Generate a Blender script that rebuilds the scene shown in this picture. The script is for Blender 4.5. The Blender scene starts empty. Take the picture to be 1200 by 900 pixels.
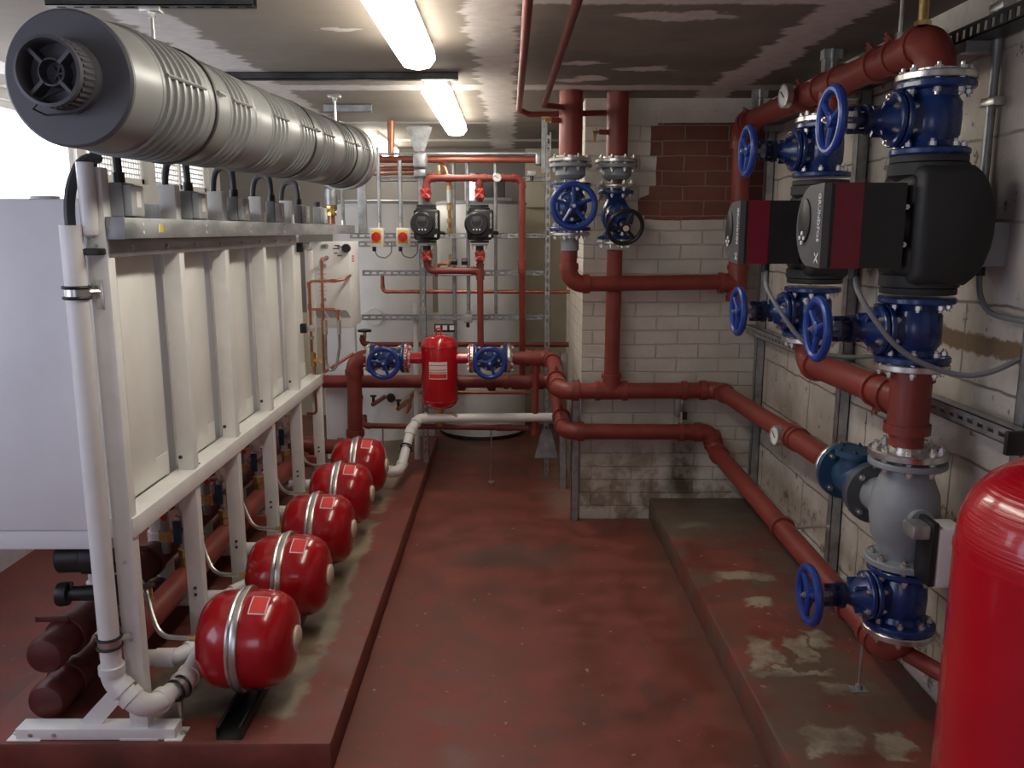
import bpy, bmesh, math, random
from mathutils import Vector, Matrix, Euler
random.seed(7)
PI = math.pi
sc = bpy.context.scene
COL = sc.collection

# ------------------------------------------------------------------ mesh helpers
class MB:
    """collects shapes into ONE mesh; mi = material slot used by the next shapes"""
    def __init__(self):
        self.bm = bmesh.new(); self.mi = 0
    def m(self, i):
        self.mi = i; return self
    def _face(self, vs):
        try:
            f = self.bm.faces.new(vs); f.material_index = self.mi; return f
        except ValueError:
            return None
    def box(self, x0, x1, y0, y1, z0, z1, bev=0.0, seg=2, M=None):
        co = [(x0,y0,z0),(x1,y0,z0),(x1,y1,z0),(x0,y1,z0),(x0,y0,z1),(x1,y0,z1),(x1,y1,z1),(x0,y1,z1)]
        vs = [self.bm.verts.new(M @ Vector(c) if M else c) for c in co]
        fs = [self._face([vs[i] for i in q]) for q in ((0,3,2,1),(4,5,6,7),(0,1,5,4),(1,2,6,5),(2,3,7,6),(3,0,4,7))]
        if bev:
            es = list({e for f in fs for e in f.edges})
            r = bmesh.ops.bevel(self.bm, geom=es, offset=bev, segments=seg, affect='EDGES', profile=0.5)
            for f in r['faces']: f.material_index = self.mi
        return self
    def sweep(self, path, r, seg=14, caps=True, radii=None):
        path = [Vector(p) for p in path]
        n = len(path)
        t0 = (path[1]-path[0]).normalized()
        ref = Vector((0,0,1)) if abs(t0.z) < .9 else Vector((1,0,0))
        u = t0.cross(ref).normalized(); rings = []; prev = t0
        for i, p in enumerate(path):
            t = ((path[min(i+1,n-1)]-path[max(i-1,0)])).normalized()
            ax = prev.cross(t)
            if ax.length > 1e-7:
                u = Matrix.Rotation(prev.angle(t), 3, ax.normalized()) @ u
            u = (u - t*u.dot(t)).normalized(); prev = t
            v = t.cross(u)
            rr = radii[i] if radii else r
            rings.append([self.bm.verts.new(p + (u*math.cos(2*PI*k/seg)+v*math.sin(2*PI*k/seg))*rr) for k in range(seg)])
        for a, b in zip(rings, rings[1:]):
            for k in range(seg):
                self._face([a[k], a[(k+1)%seg], b[(k+1)%seg], b[k]])
        if caps:
            self._face(list(reversed(rings[0]))); self._face(rings[-1])
        return self
    def cyl(self, p0, p1, r, seg=18, r2=None):
        return self.sweep([p0, p1], r, seg, True, [r, r if r2 is None else r2])
    def lathe(self, prof, o, d, seg=28, closed=False):
        """prof = [(radius, height)], around axis d from o"""
        o = Vector(o); d = Vector(d).normalized()
        ref = Vector((0,0,1)) if abs(d.z) < .9 else Vector((1,0,0))
        u = d.cross(ref).normalized(); v = d.cross(u)
        rings = []
        for r, h in prof:
            if r < 1e-6:
                rings.append([self.bm.verts.new(o+d*h)])
            else:
                rings.append([self.bm.verts.new(o+d*h+(u*math.cos(2*PI*k/seg)+v*math.sin(2*PI*k/seg))*r) for k in range(seg)])
        pairs = list(zip(rings, rings[1:]))
        if closed: pairs.append((rings[-1], rings[0]))
        for a, b in pairs:
            for k in range(seg):
                k2 = (k+1) % seg
                if len(a) == 1 and len(b) == 1: continue
                if len(a) == 1: self._face([a[0], b[k2], b[k]])
                elif len(b) == 1: self._face([a[k], a[k2], b[0]])
                else: self._face([a[k], a[k2], b[k2], b[k]])
        return self
    def torus(self, c, d, R, r, seg=36, sub=10):
        return self.lathe([(R+r*math.cos(2*PI*k/sub), r*math.sin(2*PI*k/sub)) for k in range(sub)], c, d, seg, closed=True)
    def prism(self, poly, vec):
        vec = Vector(vec)
        a = [self.bm.verts.new(p) for p in poly]
        b = [self.bm.verts.new(Vector(p)+vec) for p in poly]
        n = len(a)
        self._face(list(reversed(a))); self._face(b)
        for k in range(n):
            self._face([a[k], a[(k+1)%n], b[(k+1)%n], b[k]])
        return self
    def bolt(self, p, d, r=.009, h=.012):
        d = Vector(d).normalized(); p = Vector(p)
        self.cyl(p, p+d*h, r, 6)
        self.cyl(p+d*h, p+d*(h*1.7), r*.55, 8)
        return self
    def bolts(self, c, d, R, n, out, r=.009, h=.012, ph=.0):
        """ring of n bolts on circle R round axis d, heads pointing along `out`"""
        d = Vector(d).normalized(); c = Vector(c)
        ref = Vector((0,0,1)) if abs(d.z) < .9 else Vector((1,0,0))
        u = d.cross(ref).normalized(); v = d.cross(u)
        for k in range(n):
            a = 2*PI*(k+.5)/n+ph
            self.bolt(c+(u*math.cos(a)+v*math.sin(a))*R, out, r, h)
        return self
    def build(self, name, mats, parent=None, world=False, ang=35, loc=None):
        bm = self.bm
        bmesh.ops.recalc_face_normals(bm, faces=bm.faces)
        if world and parent is not None:
            off = Vector((0,0,0)); q = parent
            while q is not None:
                off += q.location; q = q.parent
            bmesh.ops.translate(bm, verts=bm.verts, vec=-off)
        if parent is None and loc is not None:
            bmesh.ops.translate(bm, verts=bm.verts, vec=-Vector(loc))
        me = bpy.data.meshes.new(name)
        bm.to_mesh(me); bm.free()
        if not isinstance(mats, (list, tuple)): mats = [mats]
        for x in mats: me.materials.append(x)
        for p in me.polygons: p.use_smooth = True
        me.set_sharp_from_angle(angle=math.radians(ang))
        o = bpy.data.objects.new(name, me); COL.objects.link(o)
        if parent is not None: o.parent = parent
        elif loc is not None: o.location = loc
        return o

def tag(o, label, cat, group=None):
    o['label'] = label; o['category'] = cat
    if group: o['group'] = group
    return o
def thing(name, label, cat, loc=(0,0,0), rotz=0, group=None, rot=None):
    o = bpy.data.objects.new(name, None); COL.objects.link(o)
    o.empty_display_size = .1
    o.location = loc; o.rotation_euler = rot if rot else (0,0,rotz)
    return tag(o, label, cat, group)
def struct(o):
    o['kind'] = 'structure'; return o
def dup(root, loc=None, label=None):
    r = root.copy(); COL.objects.link(r)
    if loc is not None: r.location = loc
    if label: r['label'] = label
    for ch in list(root.children):
        c = ch.copy(); COL.objects.link(c); c.parent = r
        for g in list(ch.children):
            d = g.copy(); COL.objects.link(d); d.parent = c
    return r
def text_mesh(txt, size, name, mat, parent, origin, right, up, depth=.001):
    cu = bpy.data.curves.new('lettering', 'FONT'); cu.body = txt; cu.size = size; cu.extrude = depth
    cu.align_x = 'CENTER'; cu.align_y = 'CENTER'; cu.resolution_u = 2
    t = bpy.data.objects.new('lettering', cu); COL.objects.link(t)
    dg = bpy.context.evaluated_depsgraph_get(); dg.update()
    me = bpy.data.meshes.new_from_object(t.evaluated_get(dg))
    bpy.data.objects.remove(t); bpy.data.curves.remove(cu)
    R = Vector(right).normalized(); U = Vector(up).normalized(); N = R.cross(U)
    M = Matrix.Translation(origin) @ Matrix((R, U, N)).transposed().to_4x4()
    me.transform(M); me.name = name
    me.materials.clear(); me.materials.append(mat)
    o = bpy.data.objects.new(name, me); COL.objects.link(o); o.parent = parent
    return o

# ------------------------------------------------------------------ materials
def newmat(name):
    m = bpy.data.materials.new(name); m.use_nodes = True
    nt = m.node_tree; nt.nodes.clear()
    out = nt.nodes.new('ShaderNodeOutputMaterial'); b = nt.nodes.new('ShaderNodeBsdfPrincipled')
    nt.links.new(b.outputs[0], out.inputs[0])
    return m, nt, b
class NT:
    """tiny expression helper over a node tree"""
    def __init__(s, nt): s.nt = nt
    def lk(s, v, inp):
        if isinstance(v, (int, float)): inp.default_value = v
        elif isinstance(v, tuple): inp.default_value = v if len(v) == len(inp.default_value) else (*v, 1)[:len(inp.default_value)]
        else: s.nt.links.new(v, inp)
    def op(s, o, a, b=0.0, c=0.0):
        n = s.nt.nodes.new('ShaderNodeMath'); n.operation = o
        s.lk(a, n.inputs[0]); s.lk(b, n.inputs[1]); s.lk(c, n.inputs[2]); return n.outputs[0]
    def add(s,a,b): return s.op('ADD',a,b)
    def sub(s,a,b): return s.op('SUBTRACT',a,b)
    def mul(s,a,b): return s.op('MULTIPLY',a,b)
    def ab(s,a): return s.op('ABSOLUTE',a)
    def mx(s,a,b): return s.op('MAXIMUM',a,b)
    def mn(s,a,b): return s.op('MINIMUM',a,b)
    def sm(s, x, lo, hi, a=0.0, b=1.0):
        n = s.nt.nodes.new('ShaderNodeMapRange'); n.interpolation_type = 'SMOOTHSTEP'
        s.lk(x, n.inputs[0]); s.lk(lo, n.inputs[1]); s.lk(hi, n.inputs[2]); s.lk(a, n.inputs[3]); s.lk(b, n.inputs[4]); return n.outputs[0]
    def pos(s):
        g = s.nt.nodes.new('ShaderNodeTexCoord')
        x = s.nt.nodes.new('ShaderNodeSeparateXYZ'); s.nt.links.new(g.outputs['Object'], x.inputs[0])
        return g.outputs['Object'], x.outputs[0], x.outputs[1], x.outputs[2]
    def vec(s, x, y, z=0.0):
        n = s.nt.nodes.new('ShaderNodeCombineXYZ'); s.lk(x,n.inputs[0]); s.lk(y,n.inputs[1]); s.lk(z,n.inputs[2]); return n.outputs[0]
    def scl(s, v, k):
        n = s.nt.nodes.new('ShaderNodeMapping'); s.nt.links.new(v, n.inputs[0]); n.inputs[3].default_value = k; return n.outputs[0]
    def noise(s, v, scale, detail=4, rough=.55, dist=0.0):
        n = s.nt.nodes.new('ShaderNodeTexNoise'); s.nt.links.new(v, n.inputs['Vector'])
        n.inputs['Scale'].default_value = scale; n.inputs['Detail'].default_value = detail
        n.inputs['Roughness'].default_value = rough; n.inputs['Distortion'].default_value = dist
        return n.outputs[0]
    def mix(s, f, a, b):
        n = s.nt.nodes.new('ShaderNodeMix'); n.data_type = 'RGBA'
        s.lk(f, n.inputs[0]); s.lk(a, n.inputs[6]); s.lk(b, n.inputs[7]); return n.outputs[2]
    def bump(s, h, bsdf, strength=.3, dist=.01):
        n = s.nt.nodes.new('ShaderNodeBump'); s.lk(h, n.inputs['Height'])
        n.inputs['Strength'].default_value = strength; n.inputs['Distance'].default_value = dist
        s.nt.links.new(n.outputs[0], bsdf.inputs['Normal'])
    def brick(s, v, w, h, mortar=.005, offset=.5, sq=1.0, freq=2):
        n = s.nt.nodes.new('ShaderNodeTexBrick'); s.nt.links.new(v, n.inputs['Vector'])
        n.inputs['Scale'].default_value = 1; n.inputs['Mortar Size'].default_value = mortar
        n.inputs['Mortar Smooth'].default_value = .6
        n.inputs['Brick Width'].default_value = w; n.inputs['Row Height'].default_value = h
        n.inputs['Color1'].default_value = (0,0,0,1); n.inputs['Color2'].default_value = (1,1,1,1)
        n.inputs['Mortar'].default_value = (.5,.5,.5,1)
        n.offset = offset; n.squash = sq; n.squash_frequency = freq
        return n.outputs[0], n.outputs[1]

def mat(name, col, rough=.5, metal=0.0, var=.12, scale=9.0, bump=0.0, bscale=80.0, coat=0.0, spec=None):
    """plain coloured surface with a little wear in tone and roughness"""
    m, nt, b = newmat(name); N = NT(nt)
    p, x, y, z = N.pos()
    n = N.noise(p, scale, 5)
    dark = tuple(c*(1-var) for c in col); light = tuple(min(1, c*(1+var)) for c in col)
    nt.links.new(N.mix(N.sm(n, .3, .7), dark, light), b.inputs['Base Color'])
    nt.links.new(N.sm(n, .25, .75, rough*.88, min(1, rough*1.12)), b.inputs['Roughness'])
    b.inputs['Metallic'].default_value = metal
    if coat:
        b.inputs['Coat Weight'].default_value = coat; b.inputs['Coat Roughness'].default_value = .08
    if spec is not None: b.inputs['Specular IOR Level'].default_value = spec
    if bump: N.bump(N.noise(p, bscale, 3), b, bump, .002)
    return m
def emit(name, col, s):
    m = bpy.data.materials.new(name); m.use_nodes = True; nt = m.node_tree; nt.nodes.clear()
    o = nt.nodes.new('ShaderNodeOutputMaterial'); e = nt.nodes.new('ShaderNodeEmission')
    e.inputs[0].default_value = (*col,1); e.inputs[1].default_value = s; nt.links.new(e.outputs[0], o.inputs[0]); return m

M_RED   = mat('red_oxide_paint', (.215,.036,.026), .48, var=.14, bump=.12, bscale=150)
M_RED2  = mat('red_oxide_fitting_paint', (.225,.039,.028), .42, var=.12, bump=.1, bscale=120)
M_RED_SHADE  = mat('shaded_red_pipe_paint', (.105,.020,.017), .5, var=.14)  # red pipe paint darkened to stand in for shade under the boilers
M_VES   = mat('vessel_red_enamel', (.40,.006,.011), .2, var=.06, coat=.4)
M_TANK  = mat('tank_red_gloss', (.50,.004,.016), .22, var=.05, coat=.5, bump=.05, bscale=40)
def ring_bump():
    nt = M_TANK.node_tree; N = NT(nt); b = [n for n in nt.nodes if n.type == 'BSDF_PRINCIPLED'][0]
    p, x, y, z = N.pos(); rr = N.op('SQRT', N.add(N.mul(x,x), N.mul(y,y)))
    h = N.noise(N.vec(N.mul(N.sub(rr, N.mul(z,1.2)), 1.0), 0.0, 0.0), 95, 2, .5)
    N.bump(N.mul(h, N.sm(z, .985, 1.0)), b, .7, .002)
ring_bump()
M_SEP   = mat('separator_red_gloss', (.50,.008,.016), .2, var=.05, coat=.5)
M_BLUE  = mat('valve_blue_enamel', (.010,.034,.145), .28, var=.15, coat=.2)
M_WHEEL = mat('handwheel_blue', (.012,.045,.25), .33, var=.12)
M_SBLUE = mat('strainer_slate_blue', (.022,.065,.13), .4, var=.18, bump=.15)
M_ZINC  = mat('zinc_plate', (.62,.61,.58), .32, .9, .15, 14)
M_GALV  = mat('galvanised_steel', (.36,.37,.375), .42, .7, .22, 22)
M_STEEL = mat('bright_steel', (.66,.65,.62), .3, .95, .1, 20)
M_COP   = mat('copper_tube', (.50,.205,.12), .36, .9, .2, 16)
M_BRASS = mat('brass', (.60,.42,.16), .3, .9, .2, 16)
M_BLACK = mat('black_plastic', (.012,.012,.013), .45, var=.2)
M_CAST  = mat('black_pump_casting', (.022,.022,.022), .6, var=.2, bump=.15, bscale=90)
M_DGREY = mat('dark_grey_plastic', (.075,.075,.08), .42, var=.1)
M_MAR   = mat('maroon_plastic', (.16,.008,.02), .4, var=.1)
M_GREYC = mat('grey_painted_casting', (.26,.28,.30), .42, var=.12, bump=.15)
M_WHITE = mat('white_powder_coat', (.85,.84,.81), .38, var=.05)
M_PANEL = mat('white_boiler_sheet', (.86,.85,.80), .36, var=.05, scale=4)
M_CASE  = mat('boiler_casing_white', (.76,.75,.77), .45, var=.05, scale=3)
M_PVC   = mat('white_plastic_pipe', (.76,.74,.72), .33, var=.04)
M_FLUE  = mat('grey_flue_plastic', (.20,.205,.20), .36, var=.08, scale=5)
M_FLUED = mat('dark_grey_flue_cap', (.082,.082,.092), .5, var=.08, scale=5)
M_BOX   = mat('mid_grey_plastic', (.32,.33,.33), .5, var=.08)
M_WPL   = mat('white_plastic', (.75,.74,.71), .4, var=.04)
M_CREAM = mat('cream_plastic', (.66,.58,.45), .45, var=.06)
M_CABLE = mat('grey_cable', (.20,.205,.21), .5, var=.08)
M_FLEX  = mat('black_flexible_conduit', (.03,.032,.035), .5, var=.2)
M_YEL   = mat('yellow_plastic', (.75,.5,.03), .45, var=.05)
M_ROT   = mat('red_switch_plastic', (.6,.02,.015), .4, var=.05)
M_LRED  = mat('red_label_print', (.72,.035,.03), .45, var=.08)
M_LWH   = mat('white_label_print', (.8,.76,.72), .5, var=.05)
M_INK   = mat('white_lettering', (.78,.78,.78), .5, var=.03)
M_DARKI = mat('dark_print', (.05,.05,.05), .6, var=.1)
M_TANKW = mat('water_tank_white', (.76,.76,.75), .4, var=.08, scale=3)
M_BSTEEL= mat('dark_brushed_channel', (.055,.055,.055), .4, .6, .3, 12)
M_GLASSW= mat('white_dial_face', (.8,.8,.77), .3, var=.03)
M_LAMP  = emit('lamp_diffuser', (1.0,.94,.83), 19.0)
M_DAY   = emit('daylit_window_pane', (.88,.91,1.0), 4.0)
M_DAY2  = emit('daylit_near_window_pane', (.74,.80,1.0), 3.8)
M_MESHP = emit('daylit_pane_dull', (.9,.9,.9), 2.4)

def mat_floor(name, bare, scuff=1.0):
    """red floor paint, worn through to concrete where `bare` expressions say"""
    m, nt, b = newmat(name); N = NT(nt); p, x, y, z = N.pos()
    n1 = N.noise(p, 1.1, 6, .6); n2 = N.noise(p, 5.0, 7, .65); n3 = N.noise(p, 38, 3)
    c = N.mix(N.sm(n2, .32, .7), (.150,.034,.024), (.245,.060,.042))
    c = N.mix(N.mul(N.sm(n1, .52, .70), .75), c, (.070,.040,.030))          # grubby grey-brown patches
    st = N.noise(N.scl(p, (1.0,.45,1)), 2.6, 6, .62)
    c = N.mix(N.mul(N.sm(st, .56, .72), .6), c, (.085,.06,.045))
    sp = N.noise(p, 30, 2, .5)
    c = N.mix(N.mul(N.sm(sp, .715, .74), .7*scuff), c, (.42,.33,.28))          # paint flecks
    sp2 = N.noise(N.scl(p,(1,1,1)), 7, 4, .7)
    c = N.mix(N.mul(N.sm(sp2, .66, .78), .35), c, (.40,.20,.17))
    scr = N.noise(N.scl(p, (1.0,2.6,1)), 17, 6, .75, 1.2)
    c = N.mix(N.mul(N.mul(N.sm(scr, .63, .70), N.sm(n1, .4, .6)), .35*scuff), c, (.36,.22,.17))
    if bare: c = bare(N, p, x, y, z, c, n1, n2, n3)
    nt.links.new(c, b.inputs['Base Color'])
    nt.links.new(N.sm(n2, .3, .7, .42, .68), b.inputs['Roughness'])
    N.bump(N.add(N.mul(n2, .6), N.mul(n3, .4)), b, .16, .008)
    return m
def bare_boiler(N, p, x, y, z, c, n1, n2, n3):
    w = N.sub(N.noise(p, 5.5, 6, .65), .5)
    xx = N.add(x, N.mul(w, .16))
    inner = N.mul(N.mul(N.sm(xx, -.70, -.66, 1, 0), N.sm(xx, -1.22, -1.16)), N.sm(N.add(y, N.mul(w,.12)), 2.37, 2.41))
    con = N.mix(N.sm(n2, .3, .7), (.17,.13,.085), (.33,.26,.17))
    con = N.mix(N.sm(n1, .5, .66), con, (.085,.066,.046))
    gap = N.noise(p, 2.3, 4, .6)
    f = N.mul(inner, N.sm(gap, .60, .66, 1, .12))
    return N.mix(f, c, con)
def bare_pump(N, p, x, y, z, c, n1, n2, n3):
    c = N.mix(N.sm(N.noise(p, 3.0, 6, .6), .42, .60), c, (.125,.075,.052))
    con = N.mix(N.sm(n2, .3, .7), (.17,.14,.105), (.36,.31,.22))
    f = 0.0
    for (cx, cy, hx, hy) in ((.905,2.75,.05,.09),(1.04,2.77,.04,.08),(1.13,2.86,.035,.07),(1.12,2.5,.10,.035),(.98,2.62,.12,.022),(.96,2.24,.07,.06),
                             (.98,3.42,.08,.05),(1.10,3.42,.04,.05),(.93,4.05,.09,.04),(1.15,4.02,.04,.03),(1.12,2.2,.04,.05),(1.0,3.15,.05,.03)):
        w = N.sub(N.noise(p, 9, 4, .6), .5)
        e = N.mx(N.op('DIVIDE', N.ab(N.sub(N.add(x, N.mul(w,.16)), cx)), hx), N.op('DIVIDE', N.ab(N.sub(N.add(y, N.mul(w,.20)), cy)), hy))
        f = N.mx(f, N.sm(e, .7, 1.25, 1, 0))
    c = N.mix(N.mul(f, N.sm(n2, .35, .6, .35, .95)), c, con)
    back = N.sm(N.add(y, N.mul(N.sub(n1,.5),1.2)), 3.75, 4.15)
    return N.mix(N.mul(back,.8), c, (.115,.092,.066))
def bare_floor(N, p, x, y, z, c, n1, n2, n3):
    w = N.sub(N.noise(p, 4, 5, .6), .5)
    # darker strip along the pump slab, and pale wear beside the brick wall
    d = N.sm(N.add(x, N.mul(w, .35)), .62, .80)
    c = N.mix(N.mul(d, N.mul(N.sm(x, .6, .7), .55)), c, (.10,.065,.045))
    q = N.mul(N.sm(N.add(x, N.mul(w,.5)), .15, .38), N.mul(N.sm(N.add(y,N.mul(w,.7)), 4.3, 4.75), N.sm(y, 5.7, 6.0, 1, 0)))
    c = N.mix(N.mul(q, .5), c, (.32,.22,.17))
    band = N.mul(N.sm(N.ab(N.sub(N.add(y, N.mul(w,.5)), 3.95)), .06, .2, 1, 0), N.sm(N.ab(N.sub(N.add(x,N.mul(w,.3)), .02)), .2, .4, 1, 0))
    c = N.mix(N.mul(band, .55), c, (.085,.065,.05))
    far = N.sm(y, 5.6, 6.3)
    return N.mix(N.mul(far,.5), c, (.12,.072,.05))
M_FLOOR = mat_floor('red_floor_paint', bare_floor)
M_SLABL = mat_floor('slab_paint_boilers', bare_boiler, .6)
M_SLABR = mat_floor('slab_paint_pumps', bare_pump)

def mat_ceiling():
    m, nt, b = newmat('patchy_plasterboard'); N = NT(nt); p, x, y, z = N.pos()
    brush = N.noise(N.scl(p, (.5, 1.7, 1)), 6, 6, .66, .3)               # ragged trowel edges along x
    brush2 = N.noise(N.scl(p, (1.7, .5, 1)), 6, 6, .66, .3)
    big = N.noise(p, 1.6, 5, .6); fine = N.noise(p, 24, 4)
    wx = N.add(N.mul(N.sub(brush, .5), .20), N.mul(N.sub(big,.5),.08)); wy = N.add(N.mul(N.sub(brush2, .5), .10), N.mul(N.sub(big,.5),.06))
    f = 0.0
    for (c, h) in ((-2.15,.07),(-1.17,.085),(-.05,.075),(1.04,.075)):
        e = N.ab(N.sub(N.add(x, wx), c)); f = N.mx(f, N.sm(e, N.sub(h, .004), h+.022, 1, 0))
    for (c, h, lo, hi) in ((4.18,.055,-3,2),(1.75,.07,-3,2),(6.55,.06,-3,2),(2.62,.05,-.05,1.1),(5.5,.03,-3,-.1)):
        e = N.ab(N.sub(N.add(y, wy), c))
        f = N.mx(f, N.mul(N.sm(e, h, h+.03, 1, 0), N.mul(N.sm(x, lo-.05, lo+.05), N.sm(x, hi-.05, hi+.05, 1, 0))))
    for (cx, cy, hx, hy) in ((.56,2.83,.16,.07),(.55,3.69,.11,.06),(.28,3.57,.07,.05),(.33,3.95,.10,.09),(.85,2.35,.12,.06),(-.6,3.0,.05,.03)):
        e = N.add(N.op('POWER', N.op('DIVIDE', N.sub(N.add(x, N.mul(wx,2.2)), cx), hx), 2.0), N.op('POWER', N.op('DIVIDE', N.sub(N.add(y, N.mul(wy,1.6)), cy), hy), 2.0))
        f = N.mx(f, N.sm(e, .6, 1.15, .9, 0))
    base = N.mix(N.sm(big, .35, .65), (.125,.102,.084), (.215,.18,.15))
    base = N.mix(N.mul(N.sm(brush, .4, .7), .25), base, (.21,.175,.145))
    skim = N.mix(N.sm(fine, .3, .7), (.56,.51,.48), (.64,.60,.56))
    lft = N.sm(x, -.3, .3, .35, 0)                                # lamp glow painted in: board base paler on the boiler side
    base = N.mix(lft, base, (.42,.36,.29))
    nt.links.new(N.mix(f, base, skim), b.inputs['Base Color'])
    b.inputs['Roughness'].default_value = .75
    N.bump(N.add(N.mul(f, .5), N.mul(brush, .5)), b, .2, .006)
    return m
M_CEIL = mat_ceiling()

def mat_brickwall(axis):
    """white painted brick; axis picks the horizontal direction of the wall"""
    m, nt, b = newmat('painted_brick_'+axis); N = NT(nt); p, x, y, z = N.pos()
    h = x if axis == 'x' else y
    wob = N.mul(N.sub(N.noise(p, 7, 3), .5), .016)
    v = N.vec(N.add(h, wob), N.add(z, wob))
    col, fac = N.brick(v, .228, .0762, .0055)
    n1 = N.noise(p, 3, 6, .6); n2 = N.noise(p, 26, 5, .6)
    c = N.mix(N.sm(n1, .35, .7), (.50,.455,.39), (.64,.60,.53))
    facv = N.mul(fac, N.sm(N.add(z, N.mul(N.sub(n1,.5),.1)), 2.13, 2.17, 1, 0.05))
    c = N.mix(N.mul(facv, N.sm(n1, .35, .65, .05, .42)), c, (.30,.26,.21))
    c = N.mix(N.mul(N.sm(n2, .62, .75), .35), c, (.34,.29,.23))
    c = N.mix(N.mul(N.sm(N.noise(p, 16, 2), .72, .76), .8), c, (.12,.09,.07))          # chips
    damp = N.mul(N.sm(N.add(z, N.mul(N.sub(n1,.5), .9)), .12, .55, 1, 0), .85)
    c = N.mix(N.mul(damp, N.sm(N.noise(p, 9, 5, .65), .42, .62)), c, (.21,.155,.10))
    if axis == 'x':
        e = N.ab(N.sub(N.add(x, N.mul(N.sub(n1,.5),.25)), .985))                     # rust run under the pipe bracket
        run = N.mul(N.sm(e, .02, .13, 1, 0), N.mul(N.sm(z, .10, .18), N.sm(z, .44, .54, 1, 0)))
        c = N.mix(N.mul(run, N.sm(N.noise(p, 7, 5, .65), .3, .55, .45, 1)), c, (.085,.062,.036))
        # unpainted infill of red brick, toothed edge
        row = N.op('FLOOR', N.op('DIVIDE', z, .1524)); stag = N.op('MODULO', N.add(row, 20), 2.0)
        edge = N.add(N.sub(.77, N.mul(stag, .035)), N.add(wob, N.mul(N.sm(z,1.76,1.79,1,0), -.055)))
        ins = N.mul(N.op('GREATER_THAN', x, edge), N.mul(N.op('GREATER_THAN', N.add(z, N.mul(wob,1.2)), 1.655), N.op('LESS_THAN', N.add(z, N.mul(wob,.6)), 2.148)))
        rc = N.mix(N.sm(N.noise(p, 5, 3), .35, .65), (.15,.048,.03), (.22,.075,.045))
        rc = N.mix(N.mul(col, .35), rc, (.11,.042,.03))
        rc = N.mix(N.mul(fac, .75), rc, (.30,.21,.165))
        c = N.mix(ins, c, rc)
    nt.links.new(c, b.inputs['Base Color']); b.inputs['Roughness'].default_value = .62
    N.bump(N.add(N.mul(N.sub(1.0, facv), .6), N.add(N.mul(n1,.35), N.mul(n2, .35))), b, .75, .012)
    return m
M_BRX = mat_brickwall('x'); M_BRY = mat_brickwall('y')

def mat_block():
    """painted concrete block wall with cracked joints, chips and a strip where the paint has come away"""
    m, nt, b = newmat('painted_block'); N = NT(nt); p, x, y, z = N.pos()
    n1 = N.noise(p, 2.2, 6, .6); n2 = N.noise(p, 20, 5, .65); n4 = N.noise(N.vec(N.mul(y,1.0), N.mul(z,.35), 0.0), 6, 5, .6)
    wob = N.mul(N.sub(N.noise(p, 5, 5, .6), .5), .03)
    col, fac = N.brick(N.vec(N.add(y, wob), N.add(z, wob)), .62, .232, .006, .5)
    c = N.mix(N.sm(n1, .35, .68), (.45,.40,.345), (.67,.63,.56))
    c = N.mix(N.mul(N.mul(fac, N.sm(n1, .32, .5)), .85), c, (.16,.125,.095))
    c = N.mix(N.mul(N.sm(n4, .52, .72), .55), c, (.30,.255,.21))
    chips = N.noise(p, 13, 5, .75)
    c = N.mix(N.mul(N.sm(chips, .605, .645), .85), c, (.10,.082,.066))
    c = N.mix(N.mul(N.mul(N.sm(N.noise(p, 6, 6, .7), .55, .68), N.sm(fac, .0, .5, .35, 1.0)), .55), c, (.30,.25,.19))
    low = N.sm(N.add(z, N.mul(N.sub(n1,.5),.6)), .12, .5, 1, 0)
    c = N.mix(N.mul(low, N.sm(chips, .5, .62)), c, (.13,.10,.075))
    e = N.ab(N.sub(N.add(z, N.mul(N.sub(n2,.5),.05)), 1.275))
    bare = N.mul(N.sm(e, .022, .034, 1, 0), N.sm(N.add(y, N.mul(wob,6)), 2.9, 3.25, 1, 0))
    c = N.mix(bare, c, (.19,.125,.07))
    nt.links.new(c, b.inputs['Base Color']); b.inputs['Roughness'].default_value = .6
    N.bump(N.add(N.mul(N.sub(1.0, fac), .4), N.add(N.mul(n2,.3), N.mul(n1,.3))), b, .4, .015)
    return m
M_BLOCK = mat_block()
def mat_plain_wall(name, a, bcol, grey=None):
    m, nt, b = newmat(name); N = NT(nt); p, x, y, z = N.pos(); n = N.noise(p, 2.0, 6, .6)
    c = N.mix(N.sm(n, .3, .7), a, bcol)
    if grey: c = N.mix(N.mul(N.sm(x, .13, .14, 1, 0), N.sm(z, .9, .91)), c, grey)  # wall greyed to stand in for the shade above the tanks
    c = N.mix(N.mul(N.sm(N.noise(p, 14, 5, .7), .62, .7), .3), c, tuple(k*.5 for k in a))
    nt.links.new(c, b.inputs['Base Color']); b.inputs['Roughness'].default_value = .65
    N.bump(N.noise(p, 30, 4), b, .15, .006); return m
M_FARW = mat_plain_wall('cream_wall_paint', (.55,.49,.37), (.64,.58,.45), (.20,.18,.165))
M_LEFTW = mat_plain_wall('white_wall_paint', (.70,.68,.64), (.78,.76,.72))
def mat_duct():
    m, nt, b = newmat('galvanised_trunking'); N = NT(nt); p, x, y, z = N.pos()
    n = N.noise(N.scl(p, (1,.4,1)), 14, 6, .6)
    nt.links.new(N.mix(N.sm(n,.35,.65), (.36,.38,.39), (.56,.58,.58)), b.inputs['Base Color'])
    b.inputs['Metallic'].default_value = .7; nt.links.new(N.sm(n,.3,.7,.36,.55), b.inputs['Roughness']); return m
M_TRUNK = mat_duct()

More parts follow.
